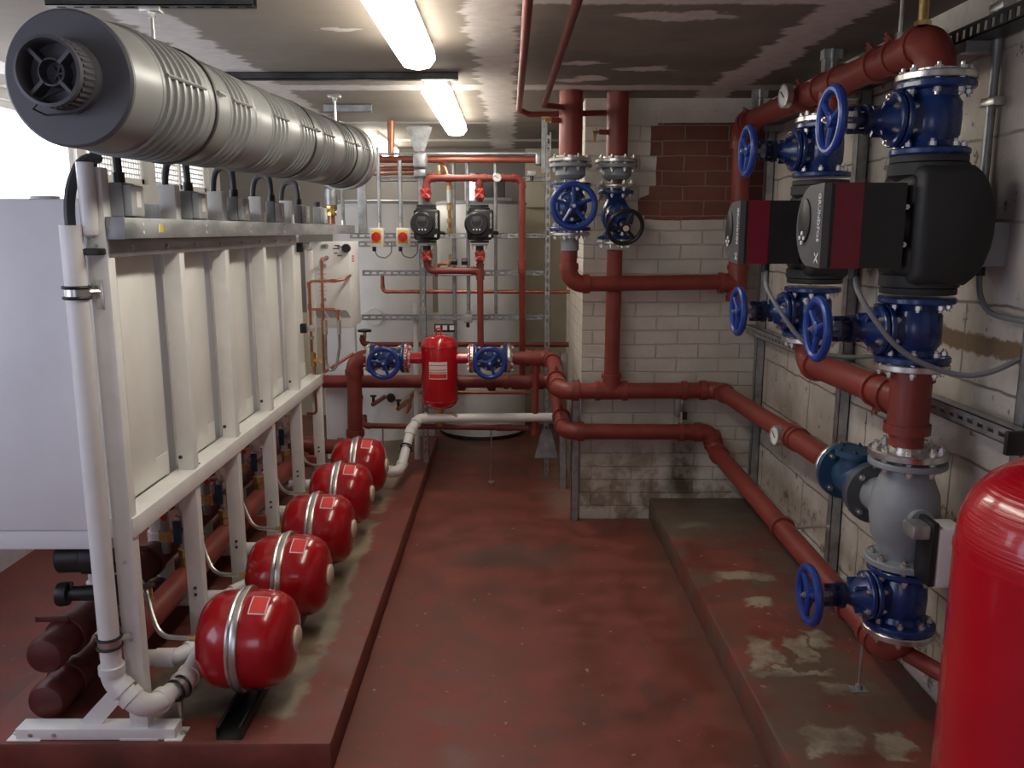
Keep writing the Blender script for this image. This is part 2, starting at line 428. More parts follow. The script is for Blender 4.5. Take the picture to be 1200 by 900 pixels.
# ------------------------------------------------------------------ the room
ZC = 2.27; XR = 1.36; XL = -2.42; YF = 7.2; YN = -1.6
struct(MB().box(XL-.2, XR+.2, YN-.2, YF+.2, -.12, 0).build('floor', M_FLOOR))
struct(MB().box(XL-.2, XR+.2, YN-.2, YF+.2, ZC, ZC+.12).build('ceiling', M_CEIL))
struct(MB().box(XR, XR+.2, YN-.2, YF+.2, 0, ZC).build('wall_right', M_BLOCK))
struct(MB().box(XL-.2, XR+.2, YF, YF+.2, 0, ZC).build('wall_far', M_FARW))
struct(MB().box(XL-.2, XR+.2, YN-.2, YN, 0, ZC).build('wall_near', M_LEFTW))
struct(MB().box(.395, XR, 4.5, 5.75, 0, ZC).build('wall_centre', [M_BRX]))
cw = bpy.data.objects['wall_centre']; cw.data.materials.append(M_BRY)
for pf in cw.data.polygons:
    if abs(pf.normal.x) > .7: pf.material_index = 1
# left wall with three window openings high up
wins = [(-.2, 1.75, .95, 2.15), (2.2, 4.85, 1.25, 2.22), (4.95, 5.78, 1.9, 2.2), (5.9, 6.95, 1.9, 2.2)]
w = MB(); ys = [YN-.2]
for (a, b_, c, d) in wins:
    w.box(XL-.2, XL, ys[-1], a, 0, ZC)
    w.box(XL-.2, XL, a, b_, 0, c); w.box(XL-.2, XL, a, b_, d, ZC); ys.append(b_)
w.box(XL-.2, XL, ys[-1], YF+.2, 0, ZC)
struct(w.build('wall_left', M_LEFTW))
for i, (a, b_, c, d) in enumerate(wins):
    r = bpy.data.objects.new('window_%d' % (i+1), None); COL.objects.link(r); r.location = (XL-.08, (a+b_)/2, c); struct(r)
    f = MB(); t = .035
    f.box(XL-.1, XL-.03, a, b_, c, c+t); f.box(XL-.1, XL-.03, a, b_, d-t, d)
    for q in (a, (a+b_)/2-t/2, b_-t): f.box(XL-.1, XL-.03, q, q+t, c, d)
    struct(f.build('window_frame', M_WHITE, r, True))
    struct(MB().box(XL-.085, XL-.075, a, b_, c, d).build('window_pane', M_DAY2 if i == 0 else (M_DAY if i == 1 else M_MESHP), r, True))
    if i > 1:
        g = MB(); k = a+.02
        while k < b_: g.box(XL-.045, XL-.041, k, k+.010, c, d); k += .036
        k = c+.02
        while k < d: g.box(XL-.046, XL-.040, a, b_, k, k+.010); k += .036
        struct(g.build('window_mesh_grille', M_WHITE, r, True))
# doorway daylight behind the photographer: an open-air glazed door in the near wall
dr = bpy.data.objects.new('door_1', None); COL.objects.link(dr); dr.location = (-1.0, YN, 0); struct(dr)
f = MB()
for q in (-1.62, -.44): f.box(q, q+.06, YN, YN+.06, 0, 2.08)
f.box(-1.62, -.38, YN, YN+.06, 2.02, 2.08); f.box(-1.56, -.44, YN, YN+.045, 0, .9)
struct(f.build('door_frame', M_WHITE, dr, True))
struct(MB().box(-1.56, -.44, YN+.005, YN+.02, .9, 2.02).build('door_pane', emit('daylit_door_glass', (.74,.79,1.0), 2.5), dr, True))

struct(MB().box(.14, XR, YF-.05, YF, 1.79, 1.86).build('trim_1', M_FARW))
r = bpy.data.objects.new('window_5', None); COL.objects.link(r); r.location = (-.32, YF-.02, 1.85); struct(r)
f = MB()
f.box(-.37,-.355,YF-.04,YF,1.83,2.07); f.box(-.285,-.27,YF-.04,YF,1.83,2.07); f.box(-.37,-.27,YF-.04,YF,2.055,2.07); f.box(-.37,-.27,YF-.04,YF,1.83,1.845)
struct(f.build('window_frame', M_WHITE, r, True))
struct(MB().box(-.355,-.285,YF-.02,YF-.01,1.845,2.055).build('window_pane', M_DAY, r, True))
ZL = .10; ZR = .125
def slab(x0, x1, y0, y1, h, m_):
    return struct(MB().box(x0, x1, y0, y1, 0, h, .012, 2).build('raised_slab', m_))
slab(-1.62, -.53, 2.255, 6.05, ZL, M_SLABL)
slab(.785, XR, 1.0, 4.5, ZR, M_SLABR)

# ------------------------------------------------------------------ lamps
def lamp(x, y0, y1, label):
    t = thing('strip_light', label, 'light', (x, (y0+y1)/2, ZC-.085), group='ceiling strip lights')
    L = (y1-y0)/2
    b = MB().box(-.055, .055, -L+.02, L-.02, .045, .085, .004); b.build('lamp_body', M_WPL, t)
    poly = [(-.062,-L,.05),(-.066,-L,.02),(-.045,-L,-.008),(0,-L,-.016),(.045,-L,-.008),(.066,-L,.02),(.062,-L,.05)]
    d = MB(); rings = []
    for yy, k in ((-L,.55),(-L+.02,.85),(-L+.05,1),(L-.05,1),(L-.02,.85),(L,.55)):
        rings.append([d.bm.verts.new((px*k, yy, .05-(.05-pz)*(.6+.4*k))) for (px, _, pz) in poly])
    for a, b2 in zip(rings, rings[1:]):
        for q in range(len(a)): d._face([a[q], a[(q+1)%len(a)], b2[(q+1)%len(a)], b2[q]])
    d._face(list(reversed(rings[0]))); d._face(rings[-1])
    d.build('diffuser', M_LAMP, t)
    return t
lamp(-.33, 1.72, 3.22, 'long white strip light on the ceiling cut by the top of the picture')
lamp(-.325, 3.88, 5.38, 'white strip light on the ceiling beyond the crossing conduit')
lamp(-.95, 5.9, 7.0, 'small bright strip light above the water tanks by the flue end')

# ------------------------------------------------------------------ pipe runs
def arc(p, d1, d2, R, n=9):
    """fillet points at corner p between incoming direction d1 and outgoing d2"""
    d1 = d1.normalized(); d2 = d2.normalized(); ang = d1.angle(d2); k = R*math.tan(ang/2)
    a = p-d1*k; nrm = (d2-d1*d1.dot(d2)).normalized(); c = a+nrm*R
    out = []
    for i in range(n+1):
        t = ang*i/n
        out.append(c-nrm*R*math.cos(t)+d1*R*math.sin(t))
    return out, k
def smooth_path(pts, R, n=7):
    pts = [Vector(p) for p in pts]; res = [pts[0]]
    for i in range(1, len(pts)-1):
        d1 = pts[i]-pts[i-1]; d2 = pts[i+1]-pts[i]
        if d1.angle(d2) < .05: res.append(pts[i]); continue
        r = min(R, .45*min(d1.length, d2.length)/max(1e-3, math.tan(d1.angle(d2)/2)))
        a, k = arc(pts[i], d1, d2, r, n); res += a
    return res+[pts[-1]]
def pipe_run(name, label, cat, pts, r, m=None, fit=None, R=None, parent=None, collar=True, group=None, sec='pipe_section', seg=18, fr=1.12):
    """a run of pipe: every straight and every elbow its own part"""
    m = m or M_RED; fit = fit or M_RED2; R = R or r*2.2
    pts = [Vector(p) for p in pts]
    if parent is None:
        parent = thing(name, label, cat, tuple(min(pts, key=lambda q: q.z)), group=group)
    start = pts[0]
    for i in range(1, len(pts)):
        d = pts[i]-pts[i-1]; end = pts[i]
        if i < len(pts)-1:
            d2 = pts[i+1]-pts[i]
            if d.angle(d2) > .12:
                a, k = arc(pts[i], d, d2, R); end = a[0]
                e = MB().sweep(a, r*fr, seg)
                if collar:
                    u1 = d.normalized(); u2 = d2.normalized()
                    e.cyl(a[0]-u1*r*.75, a[0]+u1*r*.06, r*(fr+.13), seg); e.cyl(a[-1]-u2*r*.06, a[-1]+u2*r*.75, r*(fr+.13), seg)
                e.build('elbow', fit, parent, True); nxt = a[-1]
            else: nxt = pts[i]
        else: nxt = None
        if (end-start).length > 1e-3:
            MB().cyl(start, end, r, seg).build(sec, m, parent, True)
        start = nxt
    return parent
def tee(parent, p, d, r, bd=None, br=None, L=None, m=None):
    """tee fitting on a run along d with a branch towards bd"""
    p = Vector(p); d = Vector(d).normalized(); L = L or r*2.0
    t = MB().cyl(p-d*L, p+d*L, r*1.13, 20)
    for s in (-1, 1): t.cyl(p+d*s*(L-r*.45), p+d*s*(L+r*.1), r*1.28, 20)
    if bd is not None:
        bd = Vector(bd).normalized(); br = br or r
        t.cyl(p, p+bd*(r*2.1), br*1.13, 20); t.cyl(p+bd*(r*1.7), p+bd*(r*2.2), br*1.28, 20)
    return t.build('tee', m or M_RED2, parent, True)
def coupling(parent, p, d, r, L=.03, lug=None, name='coupling'):
    p = Vector(p); d = Vector(d).normalized()
    t = MB().cyl(p-d*L, p+d*L, r*1.2, 20)
    if lug:
        lug = Vector(lug).normalized(); t.bolt(p+lug*r*1.1, lug, r*.22, r*.35); t.cyl(p+lug*r*1.0, p+lug*r*1.45, r*.28, 8)
    return t.build(name, M_RED2, parent, True)
def clip(parent, p, d, r, rod=None, m=None, name='pipe_clip'):
    p = Vector(p); d = Vector(d).normalized()
    t = MB().lathe([(r*1.02,-.012),(r*1.22,-.012),(r*1.22,.012),(r*1.02,.012)], p, d, 20, closed=True)
    if rod is not None: t.m(1).cyl(p+(Vector(rod)-p).normalized()*r, rod, .006, 8)
    return t.build(name, [m or M_RED2, M_STEEL], parent, True)
def flange(name, parent, p, d, R, th=.018, n=8, m=None, bore=None, bolts=True, world=True):
    p = Vector(p); d = Vector(d).normalized(); m = m or M_ZINC
    f = MB(); f.lathe([(0,-th/2),(R*.97,-th/2),(R,-th/2+.003),(R,th/2-.003),(R*.97,th/2),(0,th/2)], p, d, 30)
    if bore: f.cyl(p-d*(th/2+.012), p+d*(th/2+.012), bore*1.18, 20)
    if bolts:
        f.m(1)
        f.bolts(p+d*th/2, d, R*.8, n, d, .010, .011); f.bolts(p-d*th/2, d, R*.8, n, -d, .010, .011)
    return f.build(name, [m, M_STEEL], parent, world)

RP = .043
XA = 1.15                                       # axis of the pumps and of the wall pipes
# header over the pumps
hd = thing('pump_header_pipe', 'red header pipe under the ceiling feeding both pumps from above', 'pipe', (1.19, 4.38, 1.24))
pipe_run('', '', '', [(1.19,4.38,1.245),(1.175,4.38,2.125),(1.15,2.37,2.105),(1.15,2.37,2.005)], .046, parent=hd, R=.085)
tee(hd, (1.19,4.38,1.33), (0,0,1), .044, (-1,0,0), .043)
tee(hd, (1.165,3.15,2.113), (0,1,0), .046, (0,0,-1), .042)
MB().cyl((1.165,3.15,2.02),(1.165,3.15,1.985),.042,18).build('branch_pipe', M_RED, hd, True)
for y in (2.62, 2.75, 3.40, 4.15): coupling(hd, (1.157,y,2.11), (0,1,0), .046, .012, (-.5,0,.8))
MB().cyl((1.19,4.38,1.25),(1.19,4.38,1.225),.03,6).build('plug', M_RED2, hd, True)
# lower pump header
lh = thing('pump_return_pipe', 'red pipe linking the bottoms of the two black pumps', 'pipe', (1.15, 2.35, .985))
pipe_run('', '', '', [(1.14,3.15,1.185),(1.14,3.15,1.105),(1.15,2.35,1.115)], .046, parent=lh, R=.065)
MB().cyl((1.15,2.35,1.20),(1.15,2.35,.985),.048,20).build('pipe_section', M_RED, lh, True)
tee(lh, (1.15,2.35,1.115), (0,0,1), .05, (0,1,0), .047, .085)
coupling(lh, (1.15,2.56,1.112), (0,1,0), .047, .012, (0,0,-1))

# risers from the ceiling
r1 = thing('riser_pipe', 'thick red riser from the ceiling, above the valve with the blue handwheel', 'pipe', (.305, 4.28, 1.965))
MB().cyl((.305,4.28,1.965),(.305,4.28,ZC),.058,24).build('pipe_section', M_RED, r1, True)
MB().cyl((.25,4.26,2.13),(.205,4.25,2.13),.014,10).build('drain_stub', M_RED2, r1, True)
d_ = MB().cyl((.205,4.25,2.13),(.175,4.25,2.13),.010,10); d_.box(.16,.20,4.245,4.255,2.138,2.146); d_.build('drain_cock', M_BRASS, r1, True)
r2 = thing('riser_pipe', 'thick red riser from the ceiling, above the valve with the black handwheel', 'pipe', (.54, 4.33, 1.965))
MB().cyl((.54,4.33,1.965),(.54,4.33,ZC),.055,24).build('pipe_section', M_RED, r2, True)
MB().cyl((.487,4.31,2.08),(.445,4.30,2.08),.013,10).build('drain_stub', M_RED2, r2, True)
d_ = MB().cyl((.445,4.30,2.08),(.415,4.30,2.075),.009,10); d_.box(.418,.43,4.295,4.305,2.03,2.075); d_.build('drain_cock', M_BRASS, r2, True)
# supply below first riser valve, across to the pump header
a1 = pipe_run('crossing_pipe', 'horizontal red pipe across the white brick wall from under the blue handwheel', 'pipe',
     [(.305,4.30,1.50),(.305,4.30,1.33),(1.11,4.38,1.335)], .040, R=.075)
coupling(a1, (.305,4.30,1.48), (0,0,1), .036, .02)

# distribution pipe: air separator -> wall -> strainer
up = pipe_run('supply_pipe', 'upper of two red wall pipes, running from the air separator to the slate blue strainer', 'pipe',
     [(.02,5.1,.826),(.265,5.1,.826),(.265,4.385,.755),(1.125,4.385,.76),(1.15,2.79,.79)], .042, R=.075)
tee(up, (.545,4.385,.757), (1,0,0), .042, (0,0,1), .042, .08)
tee(up, (.165,5.1,.826), (1,0,0), .042, (0,0,-1), .024, .06)
coupling(up, (.265,4.62,.78), (0,1,.1), .044, .012, (0,0,1))
clip(up, (.935,4.385,.759), (1,0,0), .042); coupling(up, (1.145,3.28,.782), (0,1,0), .042, .03); coupling(up, (1.146,3.22,.784),(0,1,0),.042,.012)
dp = pipe_run('drop_pipe', 'red pipe dropping down the white brick wall from under the black handwheel', 'pipe', [(.545,4.36,1.50),(.545,4.385,.85)], .040)
lo = pipe_run('return_pipe', 'lower of two red wall pipes, running along the raised slab to the lowest blue valve', 'pipe',
     [(-1.28,5.32,.64),(.285,5.32,.64),(.30,4.385,.535),(1.085,4.385,.53),(1.115,4.385,.43),(1.15,2.33,.345),(1.175,2.33,.405)], .042, R=.07)
for x in (-.02, .03): coupling(lo, (x,5.32,.64), (1,0,0), .042, .015)
coupling(lo, (.295,4.62,.563), (0,1,.11), .044, .012, (0,0,1))
coupling(lo, (.085,5.32,.64), (1,0,0), .044, .05)
clip(lo, (.925,4.385,.531), (1,0,0), .042, (.925,4.385,.64))
for y in (3.30, 2.62, 2.46): clip(lo, (1.115+(4.385-y)*.017,y,.43-(4.385-y)*.0414), (0,1,0), .042, (1.34,y,.435-(4.385-y)*.038) if y > 3 else None)
MB().cyl((1.2,2.33,.345),(1.33,2.05,.33),.025,12).build('pipe_branch', M_RED, lo, True)

# ------------------------------------------------------------------ gate valves
def gate_valve(label, loc, rotz=0, rot=None, R=.102, L=.19, wr=.094, reach=.275, spokes=3, top=None, bot=None, body_m=None, wheel_m=None, group='blue gate valves', name='gate_valve', bz=0.0):
    """pipe along local z, spindle and handwheel towards local +x"""
    t = thing(name, label, 'valve', loc, rotz, group, rot)
    h = L/2; bm_ = body_m or M_BLUE; k = R/.102
    b = MB()
    for s in (-1, 1):
        b.lathe([(0,s*h),(R*.97,s*h),(R,s*(h-.004)),(R,s*(h-.015)),(R*.96,s*(h-.019)),(.066*k,s*(h-.021)),(.06*k,s*(h-.04))], (0,0,0), (0,0,1), 30)
    b.lathe([(.060*k,-h+.02),(.060*k,-h*.62),(.071*k,-h*.45),(.073*k,0),(.071*k,h*.45),(.060*k,h*.62),(.060*k,h-.02)], (0,0,0), (0,0,1), 30)
    b.box(-.03*k,.088*k,-.052*k,.052*k,-h*.5+bz,h*.5+bz,.014,3)
    b.m(1)
    for s in (-1, 1): b.bolts((0,0,s*(h-.021)), (0,0,1), R*.8, 8, (0,0,-s), .010*k, .011)
    b.build('valve_body', [bm_, M_ZINC], t)
    c = MB()
    for x0, x1 in ((.078,.094),(.098,.113)):
        c.lathe([(0,x0*k),(.070*k,x0*k),(.073*k,x0*k+.003),(.073*k,x1*k-.003),(.070*k,x1*k),(0,x1*k)], (0,0,bz), (1,0,0), 24)
    c.lathe([(.060*k,.112*k),(.052*k,.125*k),(.033*k,.150*k),(.026*k,.165*k),(.026*k,.175*k),(0,.175*k)], (0,0,bz), (1,0,0), 20)
    for q in range(4): 
        a = q*PI/2+PI/4
        c.box(.11*k,.15*k,-.005,.005,.02*k,.055*k,M=Matrix.Translation((0,0,bz)) @ Matrix.Rotation(a,4,'X'))
    c.m(1); c.bolts((.113*k,0,bz),(1,0,0),.060*k,6,(1,0,0),.009*k,.010); c.bolts((.078*k,0,bz),(1,0,0),.060*k,6,(-1,0,0),.009*k,.008)
    c.build('bonnet', [bm_, M_ZINC], t)
    g = MB()
    g.lathe([(0,.176*k),(.040*k,.176*k),(.040*k,.188*k),(.02*k,.190*k),(.02*k,.206*k),(.034*k,.207*k),(.034*k,.217*k),(0,.218*k)], (0,0,bz), (1,0,0), 20)
    for s in (-1,1): g.cyl((.168*k,0,s*.030*k+bz),(.232*k,0,s*.030*k+bz),.007*k,8)
    g.build('gland', mat_gland, t)
    MB().cyl((.17*k,0,bz),(reach+.014,0,bz),.009*k,10).build('spindle', M_STEEL, t)
    wm = wheel_m or M_WHEEL
    hw = MB().torus((reach,0,bz),(1,0,0), wr-.012, .0125 if wr < .096 else .0145, 40, 10)
    hw.build('handwheel', wm, t)
    hub = MB().lathe([(0,reach-.016),(.021,reach-.016),(.021,reach+.008),(.012,reach+.013),(0,reach+.013)],(0,0,bz),(1,0,0),18)
    for q in range(spokes):
        a = 2*PI*q/spokes+.35
        u = Vector((0,math.cos(a),math.sin(a))); o = Vector((reach-.004,0,bz))
        hub.sweep([o+u*.014, o+u*(wr*.5)+Vector((.004,0,0)), o+u*(wr-.012)+Vector((.003,0,0))], .008, 8, True, [.012,.0085,.009])
    hub.build('wheel_hub', wm, t)
    MB().bolt((reach+.012,0,bz),(1,0,0),.008,.008).build('wheel_nut', M_ZINC, t)
    if top: flange('counter_flange', t, (0,0,h+.011+.002), (0,0,1), R, .02, 8, M_STEEL, world=False, bore=top)
    if bot: flange('counter_flange', t, (0,0,-h-.011-.002), (0,0,1), R, .02, 8, M_STEEL, world=False, bore=bot)
    return t
mat_gland = mat('gland_dark_blue', (.008,.014,.05), .4, var=.2)
YA, YB = 2.36, 3.15
gate_valve('blue gate valve under the header elbow, above the pump by the junction box', (XA,YA,1.895), PI, top=.048)
gate_valve('blue gate valve above the pump that stands closer to the brick wall', (1.145,YB,1.885), PI, top=.044)
gate_valve('blue gate valve under the pump by the junction box, crossed by a grey cable', (XA,YA,1.325), PI, L=.185, bot=.05)
gate_valve('blue gate valve below the pump closer to the brick wall', (1.14,YB,1.30), PI, L=.185, bot=.046)
gate_valve('lowest blue gate valve, under the grey three-port valve above the slab', (1.175,2.35,.525), PI, L=.19, bot=.046)
# riser isolators
gate_valve('blue gate valve on the riser with its blue handwheel facing the room', (.308,4.29,1.715), -PI/2, R=.104, L=.235, wr=.112, reach=.235, spokes=5, group='blue gate valves')
# manifold isolators either side of the separator : pipe along x, spindle to -y
rotm = Matrix(((0,0,1),(-1,0,0),(0,-1,0))).to_euler()
gate_valve('blue gate valve between the red drop elbow and the air separator', (-.745,5.1,.826), rot=rotm, R=.090, L=.20, wr=.098, reach=.20, spokes=3, top=.04, bot=.04)
gate_valve('blue gate valve between the air separator and the supply pipe to the wall', (-.115,5.1,.826), rot=rotm, R=.090, L=.20, wr=.098, reach=.20, spokes=3, top=.04, bot=.04)

# flanged reducers on the risers
for (x, y, z, lab) in ((.306,4.285,1.93,'pair of bolted steel flanges with grey coupling over the blue handwheel'),
                       (.541,4.335,1.93,'pair of bolted steel flanges over the valve with the black handwheel')):
    t = thing('pipe_flange', lab, 'flange', (x,y,z-.13), group='riser flanges')
    flange('flange_plate', t, (x,y,z+.012), (0,0,1), .108, .018, 8, M_ZINC, bore=.06)
    flange('flange_plate', t, (x,y,z-.014), (0,0,1), .106, .018, 8, M_GREYC)
    MB().lathe([(.07,-.02),(.075,-.035),(.075,-.06),(.062,-.075),(.05,-.08)],(x,y,z),(0,0,1),24).build('coupling_body', M_GREYC, t, True)
    MB().cyl((x,y,z-.075),(x,y,z-.105),.042 if x < .4 else .038,20).build('pipe_stub', M_GREYC if x < .4 else M_RED, t, True)
    flange('lower_flange', t, (x,y,z-.112 if x < .4 else z-.110), (0,0,1), .098, .014, 8, M_ZINC)
t = thing('pipe_flange', 'bolted steel flange under the blue handwheel on the riser', 'flange', (.308,4.295,1.54))
flange('flange_plate', t, (.308,4.295,1.582), (0,0,1), .1, .018, 8, M_ZINC, bore=.045)
MB().box(.43,.47,4.29,4.3,1.598,1.606).build('handle_lever', M_BRASS, t, True)
MB().cyl((.308,4.295,1.575),(.308,4.295,1.50),.046,20).build('coupling_body', M_GREYC, t, True)

# double regulating valve with black handwheel on second riser
t = thing('regulating_valve', 'blue regulating valve with a tilted black handwheel on the second riser', 'valve', (.542,4.345,1.54))
b = MB(); p0 = Vector((.542,4.345,1.81))
for z in (1.79, 1.565):
    b.lathe([(0,-.01),(.088,-.01),(.09,-.006),(.09,.006),(.088,.01),(0,.01)], (.542,4.345,z), (0,0,1), 28)
b.lathe([(.06,-.11),(.052,-.075),(.072,-.03),(.076,.0),(.066,.04),(.048,.075),(.06,.11)], (.542,4.345,1.68), (0,0,1), 24)
dirw = Vector((.12,-.86,-.35)).normalized(); cen = Vector((.542,4.335,1.69))
b.lathe([(.06,.0),(.062,.06),(.072,.065),(.072,.09),(.05,.10),(.034,.13),(.03,.15),(0,.15)], cen, dirw, 22)
b.m(1); b.bolts(cen+dirw*.09, dirw, .058, 6, dirw, .008, .008)
for z, s in ((1.79,-1),(1.565,1)): b.bolts((.542,4.345,z+s*.01),(0,0,1),.072,8,(0,0,s),.009,.010)
b.build('valve_body', [M_BLUE, M_ZINC], t, True)
hw = MB(); c = cen+dirw*.20
hw.torus(c, dirw, .085, .011, 40, 10)
u = dirw.cross(Vector((0,0,1))).normalized(); v = dirw.cross(u)
hub = MB().cyl(c-dirw*.03, c+dirw*.012, .024, 18)
for q in range(3):
    a = 2*PI*q/3+.2; e = u*math.cos(a)+v*math.sin(a)
    hub.sweep([c+e*.02, c+e*.08], .009, 8)
hw.build('handwheel', M_BLACK, t, True); hub.build('wheel_hub', M_BLACK, t, True)
MB().lathe([(0,.012),(.015,.012),(.015,.018),(0,.018)], c, dirw, 16).build('hub_cap', M_CREAM, t, True)
MB().cyl(cen+dirw*.14, c, .012, 10).build('spindle', M_STEEL, t, True)
for z in (1.815, 1.540): flange('counter_flange', t, (.542,4.345,z), (0,0,1), .092, .016, 8, M_ZINC)
MB().cyl((.47,4.30,1.77),(.45,4.29,1.755),.008,8).cyl((.45,4.29,1.765),(.45,4.29,1.735),.006,8).build('test_point', M_BRASS, t, True)

# ------------------------------------------------------------------ big pumps
def big_pump(label, loc):
    t = thing('circulator_pump', label, 'pump', loc, group='black circulator pumps')
    f = MB()
    for s in (-1, 1):
        f.lathe([(0,s*.187),(.098,s*.187),(.1,s*.184),(.1,s*.17),(.098,s*.168),(0,s*.168)],(0,0,0),(0,0,1),30)
        f.lathe([(0,s*.166),(.104,s*.166),(.104,s*.135),(.09,s*.128),(.07,s*.10),(.07,s*.05)],(0,0,0),(0,0,1),30)
        f.box(-.085,.10,-.095,.095,min(s*.135,s*.05),max(s*.135,s*.05),.02,3)
    f.build('pump_casing', M_CAST, t)
    half = [(.078,.160),(.102,.140),(.122,.108),(.136,.066),(.143,.024)]
    oul = [(-.072,-.142),(-.066,-.154),(-.052,-.160)]+[(x,-z) for x, z in half]+half[::-1]+[(-.052,.160),(-.066,.154),(-.072,.142)]
    s = MB(); rings = []
    for yy, k in ((-.122,.86),(-.114,.93),(-.096,.985),(-.07,1),(.07,1),(.096,.985),(.114,.93),(.122,.86)):
        rings.append([s.bm.verts.new((.03+(x-.03)*k, yy, z*k)) for x, z in oul])
    for a, b2 in zip(rings, rings[1:]):
        for q in range(len(a)): s._face([a[q], a[(q+1)%len(a)], b2[(q+1)%len(a)], b2[q]])
    s._face(list(reversed(rings[0]))); s._face(rings[-1])
    s.build('insulation_shell', M_CAST, t, ang=50)
    n = MB().cyl((-.105,0,0),(-.06,0,0),.082,24)
    n.m(1)
    for zz in (-.05, .05): n.bolt((-.085,-.068,zz),(0,-1,0),.008,.010)
    n.build('motor_neck', [M_BLACK, M_STEEL], t)
    # control head: D shaped, straight side to the room, rounded side away
    D = [(-.1,-.112),(-.1,.112)]+[(-.02+.12*math.cos(a)*1.0,.112*math.sin(a)) for a in [PI/2-PI*k/14 for k in range(1,14)]]
    def dsl(x0, x1, k=1.0): return MB().prism([(x0, y*k, z*k) for (y, z) in D], (x1-x0, 0, 0))
    h = dsl(-.212,-.098); h.build('control_box', M_BLACK, t)
    dsl(-.288,-.212,1.005).build('maroon_band', M_MAR, t)
    dsl(-.298,-.288,.99).build('face_rim', M_BLACK, t)
    fc = dsl(-.318,-.298,1.0).build('face_plate', M_DGREY, t)
    ov = MB().lathe([(0,.0),(.045,.0),(.045,.004),(.042,.006),(0,.006)],(0,0,0),(-1,0,0),28)
    for vtx in ov.bm.verts: vtx.co.z *= 1.35
    bmesh.ops.translate(ov.bm, verts=ov.bm.verts, vec=(-.318,.03,.015))
    ov.build('display', M_BLACK, fc)
    bt = MB()
    for (yy, zz) in ((.03,-.02),(.014,-.033),(.046,-.033),(.03,-.046)): bt.cyl((-.324,yy,zz),(-.327,yy,zz),.006,10)
    bt.build('keypad', M_INK, fc)
    text_mesh('GRUNDFOS', .0245, 'lettering', M_INK, fc, (-.3195,-.077,.022), (0,0,-1), (0,-1,0))
    lg = MB().prism([(-.3195,-.088,-.077),(-.3195,-.088,-.071),(-.3195,-.062,-.094),(-.3195,-.062,-.100)],(-.001,0,0))
    lg.prism([(-.3195,-.088,-.100),(-.3195,-.088,-.094),(-.3195,-.078,-.086),(-.3195,-.073,-.089)],(-.001,0,0))
    lg.prism([(-.3195,-.073,-.082),(-.3195,-.068,-.080),(-.3195,-.062,-.077),(-.3195,-.062,-.071)],(-.001,0,0))
    lg.build('logo', M_INK, fc)
    MB().cyl((-.2,-.04,-.112),(-.2,-.04,-.145),.014,12).build('cable_gland', M_BLACK, t)
    return t
p1 = big_pump('black circulator pump with maroon band, the one in front of the junction box', (XA,YA,1.612))
dup(p1, (1.145,YB,1.593), 'black circulator pump with maroon band, the one closer to the brick wall')
def cable(name, label, pts, r, m_, cat='cable', sub=3, group=None):
    p = [Vector(q) for q in pts]
    for _ in range(sub):
        q = [p[0]]
        for a, b_ in zip(p, p[1:]): q += [a*.75+b_*.25, a*.25+b_*.75]
        p = q+[p[-1]]
    o = MB().sweep(p, r, 8).build(name, m_, None, loc=tuple(p[-1]))
    return tag(o, label, cat, group)
cable('power_cable', 'long grey cable sagging from the pump by the junction box to the wall', [(.95,2.30,1.47),(.93,2.24,1.44),(.97,2.22,1.37),(1.04,2.2,1.28),(1.16,2.19,1.225),(1.25,2.17,1.22),(1.35,2.15,1.28)], .0075, M_CABLE)
cable('power_cable', 'grey cable sagging from the farther black pump to the tray', [(.945,3.09,1.45),(.93,3.05,1.40),(.97,3.0,1.32),(1.03,2.98,1.23),(1.1,2.97,1.17),(1.2,2.96,1.15),(1.33,2.95,1.16)], .008, M_CABLE)

# ------------------------------------------------------------------ three-port valve, strainer
t = thing('three_port_valve', 'grey cast three-port valve between the pump pipe and the lowest blue valve', 'valve', (1.165,2.35,.63))
flange('top_counter_flange', t, (1.16,2.355,.965), (0,0,1), .108, .022, 8, M_STEEL, bore=.05)
flange('top_flange', t, (1.162,2.355,.936), (0,0,1), .108, .018, 8, M_GREYC)
b = MB().lathe([(.055,-.15),(.062,-.12),(.088,-.07),(.098,0),(.092,.06),(.072,.11),(.062,.15)],(1.165,2.355,.785),(0,0,1),30)
b.lathe([(.06,.0),(.062,.08),(.055,.16)],(1.165,2.36,.79),(-.1,1,0),24)
b.cyl((1.165,2.30,.79),(1.165,2.245,.79),.035,18)
b.build('valve_body', M_GREYC, t, True)
flange('bottom_flange', t, (1.172,2.352,.637), (0,0,1), .108, .02, 8, M_GREYC)
flange('side_flange', t, (1.15,2.515,.79), (0,1,0), .098, .022, 4, M_DGREY)
ac = MB().box(1.105,1.155,2.17,2.24,.765,.805,.006); ac.build('actuator_arm', M_GALV, t, True)
MB().box(1.155,1.173,2.165,2.255,.63,.815,.004).build('actuator_bracket', M_BLACK, t, True)
MB().box(1.173,1.25,2.165,2.255,.625,.80,.010,3).build('actuator_box', M_WPL, t, True)
t = thing('pipe_strainer', 'slate blue flanged strainer between the upper wall pipe and the grey three-port valve', 'strainer', (1.15,2.64,.70))
flange('strainer_flange', t, (1.15,2.54,.79), (0,1,0), .094, .02, 4, M_SBLUE)
flange('strainer_flange', t, (1.15,2.755,.792), (0,1,0), .098, .02, 4, M_SBLUE)
flange('counter_flange', t, (1.15,2.779,.792), (0,1,0), .096, .016, 4, M_STEEL)
b = MB().lathe([(.05,-.11),(.064,-.05),(.066,.05),(.05,.11)],(1.15,2.648,.79),(0,1,0),24)
b.cyl((1.14,2.65,.79),(1.14,2.65,.885),.052,20); b.cyl((1.14,2.65,.875),(1.14,2.65,.893),.068,20)
